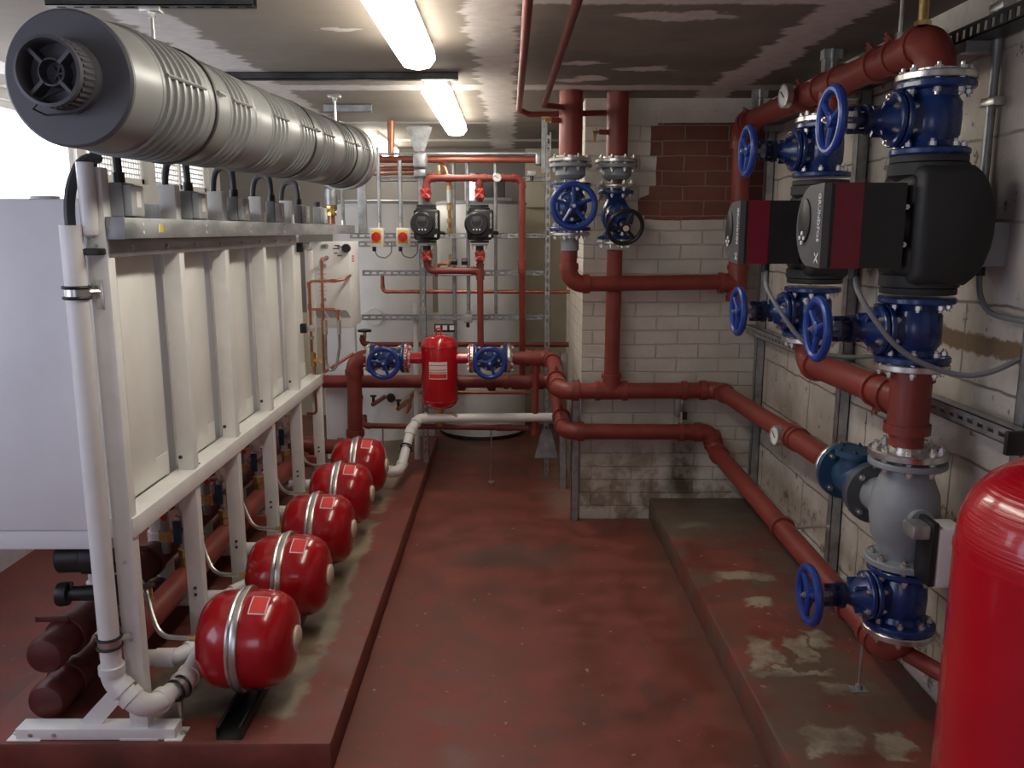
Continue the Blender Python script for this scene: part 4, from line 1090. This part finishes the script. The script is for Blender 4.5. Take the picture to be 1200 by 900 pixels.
for i, (s0, s1, k) in enumerate(segs):
    r = RF*k
    prof = [(r*.93, s0), (r, s0+.001), (r, s0+.10)]
    rib0 = s0+(.15 if i == 0 else .13); n = 6 if i == 0 else 4
    prof += [(r, rib0-.02), (r*1.012, rib0-.018), (r*1.012, rib0-.006), (r, rib0-.004)]
    for q in range(n):
        a = rib0+q*.040
        prof += [(r*.985, a-.002), (r, a), (r*1.05, a+.002), (r*1.05, a+.012), (r, a+.014), (r*.985, a+.016)]
    prof += [(r, s1-.05), (r*1.02, s1-.045), (r*1.03, s1-.004), (r*.95, s1)]
    sg = MB().lathe(prof, fA, fd, 56).build('flue_section', M_FLUE, fl, True, ang=25)
    # the moulded key bar that crosses the ribs
    a0 = math.radians(12); e = ux*math.cos(a0)+uz*math.sin(a0)
    kb = MB().sweep([fA+fd*(rib0)+e*r*1.045, fA+fd*(rib0+n*.04-.02)+e*r*1.045], .005, 6)
    kb.build('key_bar', M_FLUE, sg, True)
    if i in (0, 3, 5):
        cb = MB().lathe([(r*1.0,-.01),(r*1.06,-.01),(r*1.06,.004),(r*1.0,.004)], fA+fd*(s1-.01), fd, 56, closed=True)
        cb.m(1); cb.bolt(fA+fd*(s1-.005)+e*r*1.06, fd, .008, .03)
        cb.build('clamp_ring', [M_BSTEEL, M_ZINC], fl, True)
MB().lathe([(RF*1.0,-.02),(RF*1.08,-.018),(RF*1.08,.05),(RF*.9,.055),(0,.055)], fB, fd, 56).build('end_collar', M_FLUE, fl, True)
MB().lathe([(RF*1.06,-.09),(RF*1.10,-.09),(RF*1.10,-.06),(RF*1.06,-.06)], fB, fd, 56, closed=True).build('end_clamp', M_STEEL, fl, True)
for s, lab in ((.65,'steel rod hanging the flue from the first ceiling rail'),(2.25,'steel rod hanging the flue from the short ceiling rail at its far end')):
    c = fA+fd*s
    if s < 1: c.x -= .105; c.z -= .05
    h = thing('flue_hanger', lab, 'hanger', (c.x,c.y,c.z+RF))
    MB().cyl((c.x,c.y,c.z+RF-.003),(c.x,c.y,ZC-.03),.006,10).build('hanger_rod', M_STEEL, h, True)
    MB().box(c.x-.03,c.x+.03,c.y-.02,c.y+.02,ZC-.045,ZC-.03,.002).cyl((c.x,c.y,ZC-.06),(c.x,c.y,ZC-.045),.012,6).build('hanger_nut', M_ZINC, h, True)
channel('ceiling_rail', 'dark slotted ceiling rail above the capped end of the flue', 'x', -1.34, -.74, '-z', ZC-.03, fA.y+.65*fd.y, w=.041, d=.03, m=M_BSTEEL)
channel('ceiling_rail', 'long dark ceiling rail between the two strip lights', 'x', -1.45, -.22, '-z', ZC-.03, 3.80, w=.041, d=.03, m=M_BSTEEL, slots=False)
channel('ceiling_rail', 'short galvanised ceiling rail near the far end of the flue', 'x', -1.0, -.74, '-y', 4.70, ZC-.022, w=.041, d=.03, slots=False)

# ------------------------------------------------------------------ end of the boiler row: white unit and copper pipes
t = thing('water_treatment_unit', 'white wall cabinet behind the copper pipes at the end of the boiler frame', 'cabinet', (-1.03,5.0,1.04))
MB().box(-1.145,-.915,4.86,5.16,1.04,1.535,.006).build('cabinet_body', M_WHITE, t, True)
b = MB()
for k in range(3):
    for j in range(5):
        x0 = -1.108+k*.068+j*.0115
        b.prism([(x0,4.8585,1.10),(x0+.005,4.8585,1.10),(x0-.022,4.8585,1.145),(x0-.027,4.8585,1.145)],(0,-.001,0))
b.build('vent_slots', M_DARKI, t, True)
lb = MB()
for (z, x0, x1) in ((1.515,-1.0,-.97),(1.507,-.985,-.955),(1.497,-1.01,-.97),(1.472,-1.005,-.985),(1.458,-.985,-.958)): lb.box(x0,x1,4.8575,4.8585,z-.003,z+.003)
lb.build('printed_lines', M_DARKI, t, True)
lb = MB()
for k in range(7): lb.box(-1.098,-1.062+.008*(k%2),4.8575,4.8585,1.375-k*.024,1.378-k*.024)
lb.box(-1.08,-1.06,4.8575,4.8585,1.195,1.215)
lb.build('data_label', M_BOX, t, True)
MB().cyl((-.93,4.86,1.50),(-.93,4.825,1.50),.024,18).build('rotary_switch', M_BLACK, t, True)
MB().box(-.953,-.93,4.853,4.86,1.485,1.515,.002).build('switch_plate', M_LRED, t, True)
b = MB()
for k in range(3): b.box(-.9152,-.9142,4.92,4.99,1.42+.014*k,1.428+.014*k)
b.build('side_marking', M_LRED, t, True)
for (x, z) in ((-1.065,1.51),(-1.048,1.512),(-1.048,1.445),(-1.065,1.40)):
    MB().cyl((x,4.862,z),(x,4.85,z),.013,14).build('port_bush', M_BOX, t, True)
t = thing('lower_cover_panel', 'white cover panel standing below the white wall cabinet', 'panel', (-1.05,5.42,ZL))
MB().box(-1.2,-1.0,5.40,5.46,ZL,1.03,.006).build('panel_sheet', M_CASE, t, True)
MB().box(-1.21,-1.2,5.40,5.46,ZL,.9,.002).build('panel_edge', M_WHITE, t, True)
t = thing('copper_pipework', 'copper pipes and brass valve on the front of the white cabinet', 'pipe', (-1.111,4.72,.55))
RC = .0078
def cp_(pts, nm='copper_pipe', r=RC, m_=None, R=.022): return MB().sweep(smooth_path(pts, R, 5), r, 12).build(nm, m_ or M_COP, t, True)
cp_([(-1.048,4.85,1.445),(-1.048,4.72,1.445),(-1.052,4.72,1.09)])
cp_([(-.915,4.855,1.345),(-.93,4.75,1.328),(-.96,4.72,1.323),(-1.122,4.72,1.320),(-1.124,4.72,.90)])
cp_([(-1.124,4.72,1.162),(-.968,4.72,1.162),(-.966,4.72,1.09)])
cp_([(-1.115,4.72,.86),(-1.111,4.72,.56),(-1.166,4.72,.56)])
cp_([(-1.06,4.735,1.10),(-1.062,4.735,.80)])
cp_([(-1.06,4.74,.80),(-.90,4.80,.90)], 'discharge_pipe', .009)
b = MB()
for p in ((-1.048,4.72,1.42),(-1.052,4.72,1.18),(-1.124,4.72,1.175),(-1.124,4.72,1.30),(-.985,4.72,1.322),(-.968,4.72,1.145)): b.lathe([(0,-.016),(.0105,-.016),(.0105,.016),(0,.016)], p, (1,0,0) if p[0] == -.985 else (0,0,1), 12)
b.build('solder_fitting', M_COP, t, True)
b = MB().cyl((-1.118,4.72,.835),(-1.118,4.72,.915),.017,8).cyl((-1.118,4.72,.87),(-1.065,4.71,.872),.013,8).cyl((-1.075,4.71,.872),(-1.06,4.71,.872),.018,8)
b.build('brass_valve', M_BRASS, t, True)
for x in (-1.041,-.964): MB().cyl((x,4.72,1.10),(x,4.72,1.02),.0125,12).build('hose_ferrule', M_STEEL, t, True)
MB().sweep(smooth_path([(-1.041,4.72,1.03),(-1.045,4.72,.86),(-1.02,4.72,.80),(-.985,4.72,.84),(-.964,4.72,.95),(-.964,4.72,1.03)],.03,5),.008,10).build('flexible_hose', M_GALV, t, True)
b = MB().lathe([(.009,-.008),(.015,-.008),(.015,.008),(.009,.008)],(-1.122,4.72,1.0),(0,0,1),14,closed=True); b.cyl((-1.137,4.72,1.0),(-1.19,4.72,.99),.004,8)
b.build('pipe_clip', M_ZINC, t, True)
for z, lab in ((1.511,'upper black rubber pipe clamp on the end of the frame by the white cabinet'),(1.08,'lower black rubber pipe clamp on the end of the frame by the white cabinet')):
    t2 = thing('pipe_clamp', lab, 'clamp', (-1.09,4.5,z-.02))
    MB().box(-1.125,-1.095,4.48,4.52,z-.025,z+.025,.003).build('clamp_block', M_BLACK, t2, True)
    MB().box(-1.095,-1.05,4.495,4.505,z-.016,z+.016,.002).build('clamp_arm', M_ZINC, t2, True)
tag(MB().cyl((-1.135,4.80,.82),(-1.135,4.80,1.49),.024,20).build('drain_pipe', M_PVC, None, loc=(-1.135,4.80,.82)), 'vertical white pipe between the last frame post and the white cabinet', 'pipe')

t = thing('relief_valve', 'hanging steel and brass relief valve under the far end of the flue', 'valve', (-1.10,5.3,1.60))
MB().cyl((-1.10,5.3,1.60),(-1.10,5.3,1.69),.018,14).build('copper_tail', M_COP, t, True)
MB().lathe([(0,1.69),(.03,1.69),(.03,1.71),(.024,1.715),(.034,1.73),(.034,1.75),(.024,1.755),(0,1.755)],(-1.10,5.3,0),(0,0,1),8).build('brass_body', M_BRASS, t, True)
MB().lathe([(0,1.755),(.036,1.755),(.038,1.80),(.036,1.85),(.02,1.86),(.012,1.99),(0,1.99)],(-1.10,5.3,0),(0,0,1),18).build('spring_case', M_GALV, t, True)
# ------------------------------------------------------------------ water tanks
def tank(x, y, r, z1, label):
    t = thing('water_tank', label, 'tank', (x,y,0), group='white water tanks')
    MB().lathe([(0,.03),(r,.03),(r,z1),(r*.98,z1+.012),(0,z1+.014)],(0,0,0),(0,0,1),64).build('tank_shell', M_TANKW, t)
    MB().lathe([(0,0),(r*.99,0),(r*.99,.018),(r*1.005,.02),(r*1.005,.032),(0,.033)],(0,0,0),(0,0,1),64).build('base_ring', M_BSTEEL, t)
    MB().lathe([(r,z1-.008),(r+.005,z1-.008),(r+.005,z1+.012),(r*.95,z1+.018),(r*.95,z1+.012)],(0,0,0),(0,0,1),64,closed=True).build('lid_rim', M_BOX, t)
    b = MB()
    for a in (-2.0,-1.35):
        c = Vector((math.cos(a)*r, math.sin(a)*r, .42)); d = Vector((math.cos(a),math.sin(a),0))
        b.cyl(c-d*.03, c+d*.04, .03, 16)
    b.build('nozzle', M_CAST, t)
    c = Vector((math.cos(-1.62)*r, math.sin(-1.62)*r, 1.0))
    MB().cyl(c, c+Vector((0,-.03,0)), .06, 24).build('inspection_cover', M_TANKW, t)
    return t
tank(-.215, 6.62, .345, 1.80, 'pale water tank behind the separator, its black foot ring showing on the floor')
tank(-.93, 6.25, .36, 1.79, 'pale water tank behind the isolator switches and white cabinet')
t = thing('tank_control_box', 'dark control box on top of the water tank behind the small pumps', 'box', (-.13,6.5,1.815))
MB().box(-.24,-.03,6.40,6.58,1.82,2.0,.008).build('box_body', M_DGREY, t, True)
MB().box(-.26,.02,6.36,6.60,1.815,1.84,.004).build('box_base', M_BOX, t, True)

# ------------------------------------------------------------------ strut frame in front of the tanks
channel('frame_upright', 'slotted galvanised upright left of the small pumps, in front of the tanks', 'z', .1, 2.10, '-y', 5.30, -.545, w=.036, d=.036, group='strut frame uprights').__setitem__('label', 'slotted galvanised upright beside the small pump with the copper line, before the tanks')
channel('frame_upright', 'slotted galvanised upright beside the tall thin red loop pipe and cream wall', 'z', 0, 2.19, '-y', 5.30, .242, w=.036, d=.036, group='strut frame uprights')
for z, x0, x1, lab in ((1.913,-.83,.26,'topmost slotted rail of the strut frame, behind the red loop'),
                  (1.567,-1.0,.26,'slotted rail of the strut frame running behind the two small pumps'),
                  (1.515,-1.0,-.53,'short slotted rail right under the rail with the isolator switches'),
                  (1.334,-.93,.265,'slotted rail of the strut frame just above the thin copper pipe'),
                  (1.052,-.945,.262,'lowest long slotted rail of the strut frame, above the separator'),
                  (.372,.15,.30,'short rail stub of the strut frame low by the cream wall')):
    channel('frame_rail', lab, 'x', x0, x1, '-y', 5.338, z, w=.034 if z < 1.6 else .028, d=.034, pitch=.045, group='strut frame rails')
up_ = [o for o in bpy.data.objects if o.name.startswith('frame_upright') and o.location.x > 0][0]
MB().prism([(.165,5.275,.14),(.32,5.275,.14),(.272,5.285,.33),(.212,5.285,.33)],(0,.006,0)).build('foot_plate', M_GALV, up_, True)
MB().cyl((.242,5.29,.23),(.242,5.265,.23),.012,6).build('foot_bolt', M_ZINC, up_, True)
t = thing('ceiling_bracket', 'galvanised tapered plate hanging the copper mains from the ceiling', 'bracket', (-.545,5.3,1.96))
MB().prism([(-.625,5.27,2.215),(-.465,5.27,2.215),(-.515,5.27,2.075),(-.575,5.27,2.075)],(0,.005,0)).box(-.61,-.48,5.25,5.30,2.215,2.22).build('tapered_plate', M_GALV, t, True)
MB().box(-.585,-.505,5.24,5.36,1.975,2.062,.012,3).build('clamp_block', M_GALV, t, True)
MB().box(-.58,-.51,5.25,5.35,1.925,1.965,.002).build('lower_clamp', M_GALV, t, True)
t = thing('ceiling_bracket', 'galvanised clamp holding the copper mains beside the first riser', 'bracket', (.205,5.4,1.98))
MB().box(.165,.215,5.36,5.44,2.0,2.07,.01,3).build('clamp_block', M_GALV, t, True)
MB().box(.20,.235,5.33,5.335,1.95,ZC).build('hanger_plate', M_GALV, t, True)
# copper mains across the top
cm = thing('copper_main', 'long copper-red main running across under the ceiling in front of the tanks', 'pipe', (-.3,5.4,2.02))
MB().cyl((-1.3,5.4,2.036),(.20,5.4,2.036),.021,18).build('pipe_section', mat('painted_copper', (.33,.095,.062), .36, .5, .2), cm, True)
MB().box(-1.2,.22,5.37,5.45,2.066,2.076).build('support_tray', M_GALV, cm, True)
cm2 = thing('copper_main', 'shorter copper main just below the long one, by the flue end', 'pipe', (-.9,5.46,1.97))
MB().cyl((-1.3,5.46,1.985),(-.58,5.46,1.985),.017,16).cyl((-1.3,5.46,1.945),(-.40,5.46,1.955),.009,12).build('pipe_section', M_COP, cm2, True)
tag(MB().cyl((-.74,5.42,2.06),(-.735,5.42,ZC),.022,16).build('copper_riser', M_COP, None, loc=(-.74,5.42,2.06)), 'short copper riser from the main into the ceiling by the flue end', 'pipe')
# conduits hanging behind the frame
for (x, z0, z1, r, lab) in ((-1.05,1.634,2.1,.011,'steel conduit left-over drop beside the wide trunking and the flue end'),(-.80,1.616,2.1,.011,'steel conduit dropping to the isolator switch closer to the flue'),
     (-.668,1.616,2.02,.012,'steel conduit dropping to the isolator switch closer to the small pumps'),(-.352,.70,2.02,.013,'long steel conduit behind the copper drop between the small pumps'),
     (-.262,1.06,2.02,.012,'steel conduit ending in a box on the lowest strut rail between the pumps'),(-.085,1.04,2.02,.011,'steel conduit ending on the lowest strut rail behind the second small pump')):
    lab = lab.replace(' left-over', '')
    yc = 5.40 if x < -1 else (5.27 if x < -.6 else 5.42)
    t = thing('conduit', lab, 'conduit', (x,yc,z0), group='steel conduits in front of the tanks')
    MB().cyl((x,yc,z0),(x,yc,z1),r,12).build('conduit_tube', M_GALV, t, True)
    MB().cyl((x,yc,z0),(x,yc,z0+.03),r*1.3,10).build('conduit_coupler', M_ZINC, t, True)
tag(MB().box(-.945,-.893,5.338,5.372,1.585,2.05,.002).build('vertical_trunking', M_TRUNK, None, loc=(-.92,5.35,1.585)), 'wide flat galvanised trunking dropping beside the flue end', 'trunking')
for (x, z, w_, h_, lab) in ((-.262,1.05,.06,.05,'small galvanised conduit box on the lowest strut rail'),(.14,1.945,.05,.03,'small galvanised conduit box on the topmost strut rail')):
    t = thing('conduit_box', lab, 'box', (x,5.30,z-h_/2))
    MB().box(x-w_/2,x+w_/2,5.275,5.301,z-h_/2,z+h_/2,.004).build('box_body', M_BOX, t, True)
    MB().cyl((x,5.29,z-h_/2),(x,5.29,z-h_/2-.03),.011,10).build('cable_gland', M_BLACK, t, True)
t = thing('triple_switch', 'small black triple terminal block under the lowest strut rail', 'switch', (-.41,5.30,.98))
MB().box(-.475,-.345,5.28,5.305,.965,1.015,.003).build('block_body', M_BLACK, t, True)
for k in range(3): MB().box(-.465+k*.044,-.437+k*.044,5.277,5.281,.978,1.008).build('terminal', M_WPL, t, True)

# isolator switches
def iso(x, label):
    t = thing('isolator_switch', label, 'switch', (x,5.24,1.50), group='red and yellow isolator switches')
    MB().box(-.042,.042,.0,.06,.0,.115,.006).build('switch_box', M_WPL, t)
    MB().box(-.030,.030,-.003,.001,.022,.10,.001).build('switch_plate', M_YEL, t)
    k = MB().cyl((0,-.002,.06),(0,-.016,.06),.029,24); k.box(-.009,.009,-.03,-.014,.034,.086,.002)
    k.build('rotary_knob', M_ROT, t)
    MB().cyl((-.02,.03,0),(-.02,.03,-.028),.012,10).build('cable_gland', M_BLACK, t)
    MB().sweep(smooth_path([(-.02,.03,-.02),(.0,.03,-.06),(.05,.03,-.07),(.085,.03,-.04),(.085,.06,.02)],.03,4),.004,8).build('cable_tail', M_CABLE, t)
    return t
i1 = iso(-.818, 'red and yellow isolator switch closer to the flue end')
dup(i1, (-.655,5.24,1.50), 'red and yellow isolator switch closer to the small pumps')

# ------------------------------------------------------------------ small twin pumps and their red loop
loop = pipe_run('pump_loop_pipe', 'thin red loop over the two small pumps that drops to the lower pipe', 'pipe',
    [(-.492,5.1,1.765),(-.492,5.1,1.905),(.078,5.1,1.905),(.078,5.12,1.36),(.085,5.30,.70)], .0195, R=.042, fr=1.14)
MB().cyl((-.175,5.1,1.90),(-.175,5.1,1.765),.0195,16).build('pipe_section', M_RED, loop, True)
tee(loop, (-.175,5.1,1.905), (1,0,0), .0195, (0,0,-1), .0195)
for p in ((-.36,5.1,1.905),(-.05,5.1,1.905)): coupling(loop, p, (1,0,0), .0195, .02)
coupling(loop, (.078,5.12,1.40), (0,0,1), .0195, .02)
bl = pipe_run('pump_link_pipe', 'thin red pipe joining the small pumps below and dropping to the separator line', 'pipe',
    [(-.492,5.1,1.51),(-.492,5.1,1.36),(-.175,5.1,1.36),(-.175,5.1,.86)], .0195, R=.04, fr=1.14)
MB().cyl((-.175,5.1,1.50),(-.175,5.1,1.36),.0195,16).build('pipe_section', M_RED, bl, True)
tee(bl, (-.175,5.1,1.362), (0,0,1), .0195, (-1,0,0), .0195)
MB().cyl((-.44,5.1,1.36),(-.44,5.1,1.325),.010,8).build('drain_plug', M_RED2, bl, True)
def small_pump(loc, label):
    t = thing('small_pump', label, 'pump', loc, group='small black pumps')
    b = MB()
    for s in (-1,1):
        b.lathe([(0,s*.112),(.056,s*.112),(.056,s*.098),(0,s*.098)],(0,0,0),(0,0,1),20)
        b.lathe([(0,s*.098),(.062,s*.095),(.066,s*.06),(.05,s*.03)],(0,0,0),(0,0,1),20)
    b.box(-.075,.075,-.02,.06,-.095,.085,.015,3)
    b.build('pump_casing', M_CAST, t)
    MB().lathe([(0,-.13),(.06,-.13),(.068,-.122),(.074,-.09),(.078,-.02),(.07,.02)],(-.012,0,.0),(0,1,0),32).build('motor_head', M_BLACK, t)
    fc = MB().box(-.03,.086,-.118,-.03,-.085,.082,.012,3).build('control_face', M_BLACK, t)
    d = MB().lathe([(.034,-.131),(.034,-.135),(.030,-.135),(.030,-.131)],(-.012,0,.01),(0,1,0),28,closed=True)
    d.box(-.036,.008,-.134,-.130,.012,.042,.002)
    d.build('display', M_DGREY, fc)
    k = MB()
    for q in range(3): k.cyl((-.03+q*.018,-.1305,-.033),(-.03+q*.018,-.134,-.033),.005,8)
    k.build('keypad', M_INK, fc)
    text_mesh('GRUNDFOS', .0165, 'lettering', M_INK, fc, (.070,-.1195,.018), (0,0,-1), (1,0,0))
    lg = MB().prism([(.060,-.119,-.062),(.073,-.119,-.076),(.069,-.119,-.079),(.056,-.119,-.065)],(0,-.001,0)); lg.prism([(.073,-.119,-.062),(.060,-.119,-.079),(.056,-.119,-.076),(.069,-.119,-.059)],(0,-.001,0))
    lg.build('logo', M_INK, fc)
    f = MB().lathe([(0,-.118),(.05,-.118),(.05,-.128),(0,-.128)],(0,0,0),(0,0,1),20); f.m(1)
    for a in (-.04,.04): f.bolt((a,-.03,-.128),(0,0,-1),.008,.012)
    f.build('union_flange', [M_GALV, M_ZINC], t)
    MB().cyl((.0,0,-.128),(.0,0,-.155),.024,14).build('union_nut', M_CAST, t)
    MB().cyl((.08,.0,-.05),(.11,.01,-.055),.011,10).build('cable_gland', M_BLACK, t)
    return t
s1 = small_pump((-.495,5.1,1.638), 'small black pump on the red loop, the one above the left elbow')
s1['label'] = 'small black pump with white lettering, the one nearer the flue end'
dup(s1, (-.177,5.1,1.638), 'small black pump with white lettering, the one nearer the tall loop pipe')
def bfly(loc, label):
    t = thing('lever_valve', label, 'valve', loc, group='small red isolating valves')
    MB().lathe([(.021,-.035),(.026,-.033),(.026,-.015),(.031,-.01),(.031,.01),(.026,.015),(.026,.033),(.021,.035)],(0,0,0),(0,0,1),16).cyl((0,-.02,0),(0,-.045,0),.012,10).build('valve_body', M_RED2, t)
    h = MB()
    for q in range(4):
        a = q*PI/2+PI/4
        h.sweep([(0,-.05,0),(.034*math.cos(a),-.052,.034*math.sin(a))],.009,8,True,[.009,.013])
    h.torus((0,-.05,0),(0,1,0),.022,.006,20,8)
    h.build('valve_handle', mat_h, t); return t
mat_h = mat('red_handle_plastic', (.46,.05,.04), .35, var=.05)
l0 = bfly((-.492,5.1,1.815), 'small red valve directly above the small pump nearer the flue end')
for loc, lab in (((-.175,5.1,1.815),'small red valve directly above the small pump nearer the tall loop pipe'),((-.492,5.1,1.45),'small red valve directly below the small pump nearer the flue end'),((-.175,5.1,1.45),'small red valve directly below the small pump nearer the tall loop pipe')):
    dup(l0, loc, lab)
# copper drop with valve between the pumps
t = thing('copper_drop', 'copper and brass drop pipe hanging between the two small pumps', 'pipe', (-.375,5.38,1.55))
MB().cyl((-.372,5.38,1.56),(-.378,5.38,1.80),.011,12).build('copper_pipe', M_COP, t, True)
b = MB()
for z in (1.60,1.66,1.74,1.80,1.86): b.lathe([(0,-.016),(.017,-.014),(.017,.014),(0,.016)],(-.376,5.38,z),(0,0,1),12)
b.build('brass_fitting', M_BRASS, t, True)
MB().cyl((-.375,5.38,1.77),(-.375,5.38,1.85),.02,12).build('valve_body', M_ZINC, t, True)
MB().sweep(smooth_path([(-.375,5.38,1.85),(-.38,5.38,1.93),(-.40,5.40,1.985),(-.43,5.42,2.01)],.03,4),.013,12).build('copper_bend', M_COP, t, True)
MB().box(-.445,-.43,5.375,5.39,1.925,2.0,.002).build('lever', M_BRASS, t, True)
t = thing('sampling_tap', 'little brass tap on a stub below the small pump nearer the flue end', 'tap', (-.43,5.33,1.36))
MB().sweep(smooth_path([(-.45,5.35,1.33),(-.45,5.35,1.39),(-.39,5.35,1.395)],.02,4),.011,10).build('copper_stub', M_COP, t, True)
MB().cyl((-.39,5.35,1.38),(-.36,5.35,1.42),.014,8).cyl((-.375,5.35,1.40),(-.375,5.35,1.45),.008,8).build('tap_body', M_BRASS, t, True)
for x in (-.35,-.285): MB().cyl((x-.016,5.35,1.405),(x+.022,5.35,1.405),.021,14).build('tap_knob', M_BLACK, t, True)

# thin pipes crossing before the tanks
cph = pipe_run('copper_line', 'thin copper pipe crossing level in front of the tanks under the slotted rail', 'pipe', [(-.82,5.45,1.325),(-.82,5.45,1.21),(.40,5.45,1.207)], .0125, M_COP, M_COP, R=.03, collar=True, seg=14, fr=1.1)
cl2 = pipe_run('copper_line', 'short copper pipe low behind the separator foot', 'pipe', [(-.68,5.42,.41),(-.66,5.42,.45),(-.64,5.42,.55),(.13,5.42,.545)], .0115, M_COP, M_COP, R=.025, seg=14, fr=1.12)
rl = pipe_run('thin_red_pipe', 'thin red pipe with a black-wheeled tap crossing behind the separator', 'pipe', [(-.97,5.5,.92),(-.97,5.5,.857),(.40,5.5,.855)], .017, R=.03, seg=14)
MB().cyl((-.955,5.5,.90),(-.955,5.5,.94),.012,10).build('tap_stem', M_BRASS, rl, True)
MB().lathe([(0,.94),(.045,.942),(.045,.955),(0,.962)],(-.955,5.5,0),(0,0,1),18).build('tap_wheel', M_BLACK, rl, True)
rl2 = pipe_run('thin_red_pipe', 'lowest thin red pipe over the slab, ending in a capped drop', 'pipe', [(-.93,5.25,.43),(-.93,5.2,.375),(.12,5.15,.37)], .0175, R=.03, seg=14)
coupling(rl2, (-.03,5.158,.371), (1,0,0), .0175, .05)
t = thing('capped_drop_pipe', 'vertical red pipe with a capped foot hanging from the supply pipe tee', 'pipe', (.163,5.1,.33))
MB().cyl((.163,5.1,.79),(.161,5.1,.37),.0205,16).build('pipe_section', M_RED, t, True)
MB().lathe([(.026,.05),(.027,.02),(.024,.004),(.012,-.004),(0,-.006)],(.161,5.1,.335),(0,0,1),18).build('end_cap', M_RED2, t, True)
for x, lab in ((-.805,'steel rod foot holding the lowest thin red pipe near the red vessels'),(-.115,'steel rod foot holding the lowest thin red pipe before the tank')):
    zb = ZL if x < -.53 else 0
    q = thing('pipe_support', lab, 'support', (x,5.19,zb))
    MB().cyl((x,5.19,zb),(x,5.19,.36),.005,8).build('support_rod', M_STEEL, q, True)
    MB().cyl((x,5.19,zb),(x,5.19,zb+.01),.02,10).build('support_foot', M_ZINC, q, True)
tag(MB().cyl((-.612,5.40,0 if False else ZL),(-.603,5.40,1.14),.0185,18).build('white_stub_pipe', M_PVC, None, loc=(-.605,5.40,ZL)), 'upright white plastic pipe open at the top beside the slotted upright', 'pipe')
for (x, z, lab) in ((-.93,.43,'red tap end on the tank drain near the red elbow'),(-.76,.40,'copper tap end on the tank drain near the white pipe')):
    q = thing('drain_tap', lab, 'tap', (x,5.78,z-.03))
    MB().cyl((x+.04,5.86,z),(x,5.6,z),.016,12).build('tap_body', M_RED2 if x < -.8 else M_COP, q, True)
    MB().cyl((x,5.62,z),(x,5.62,z+.05),.01,10).box(x-.02,x+.02,5.61,5.63,z+.05,z+.06).build('tap_lever', M_CAST, q, True)

# ------------------------------------------------------------------ air separator
t = thing('air_separator', 'glossy red air separator tank between the two manifold valves', 'separator', (-.43,5.1,.50))
zc = .74
MB().lathe([(0,.505),(.03,.507),(.075,.52),(.10,.54),(.112,.565),(.113,.57),(.113,.90),(.110,.925),(.09,.952),(.05,.968),(0,.972)],(-.43,5.1,0),(0,0,1),48).build('separator_shell', M_SEP, t, True, ang=60)
b = MB().torus((-.43,5.1,.902),(0,0,1),.1125,.003,48,8).torus((-.43,5.1,.568),(0,0,1),.1125,.003,48,8); b.build('weld_seam', M_SEP, t, True)
for s in (-1,1):
    MB().cyl((-.43+s*.10,5.1,.826),(-.43+s*.19,5.1,.826),.034,20).build('nozzle', M_SEP, t, True)
    x = -.43+s*.197
    MB().lathe([(0,-.010),(.088,-.010),(.09,-.007),(.09,.007),(.088,.010),(0,.010)],(x,5.1,.826),(1,0,0),30).build('flange', M_SEP, t, True)
b = MB().sweep(smooth_path([(-.447,5.1,.955),(-.447,5.1,1.01),(-.417,5.1,1.01),(-.417,5.1,.955)],.012,4),.0045,8); b.build('lifting_loop', M_SEP, t, True)
def cpatch(z0, z1, a0, a1, off, m_, nm, par):
    mb = MB(); n = 8; r = .113+off
    for k in range(n):
        qa = a0+(a1-a0)*k/n; qb = a0+(a1-a0)*(k+1)/n
        mb._face([mb.bm.verts.new((-.43+math.sin(q)*r,5.1-math.cos(q)*r,z)) for q, z in ((qa,z0),(qb,z0),(qb,z1),(qa,z1))])
    return mb.build(nm, m_, par, True)
lb = cpatch(.712,.818,-.50,.50,.0008,M_LWH,'label_sticker',t)
for z0, z1 in ((.795,.800),(.765,.770),(.750,.755),(.718,.745)): cpatch(z0,z1,-.47,.47,.0016,M_LRED,'label_band',lb)
MB().cyl((-.43,5.1,.51),(-.43,5.1,.40),.022,14).build('drain_stub', M_BRASS, t, True)
MB().sweep([(-.42,5.09,.47),(-.36,5.06,.485),(-.32,5.05,.47)],.009,8).build('drain_cock', M_BRASS, t, True)

# ------------------------------------------------------------------ camera, world, view
cam = bpy.data.cameras.new('camera'); co = bpy.data.objects.new('camera', cam); COL.objects.link(co)
cam.sensor_fit = 'HORIZONTAL'; cam.sensor_width = 36; cam.lens = 980/1200*36; cam.clip_start = .05
co.location = (0,0,1.6); co.rotation_euler = (PI/2-math.atan(180/980), 0, math.radians(-.2))
sc.camera = co
wd = bpy.data.worlds.new('world'); sc.world = wd; wd.use_nodes = True
wd.node_tree.nodes['Background'].inputs[0].default_value = (.5,.55,.65,1); wd.node_tree.nodes['Background'].inputs[1].default_value = .2
sc.view_settings.view_transform = 'Standard'; sc.view_settings.look = 'None'
sc.view_settings.exposure = 0.0; sc.view_settings.gamma = 1; sc.view_settings.use_curve_mapping = False
try:
    sc.cycles.use_denoising = True
    sc.cycles.max_bounces = 8; sc.cycles.diffuse_bounces = 5
    sc.cycles.sample_clamp_indirect = 6
except Exception: pass
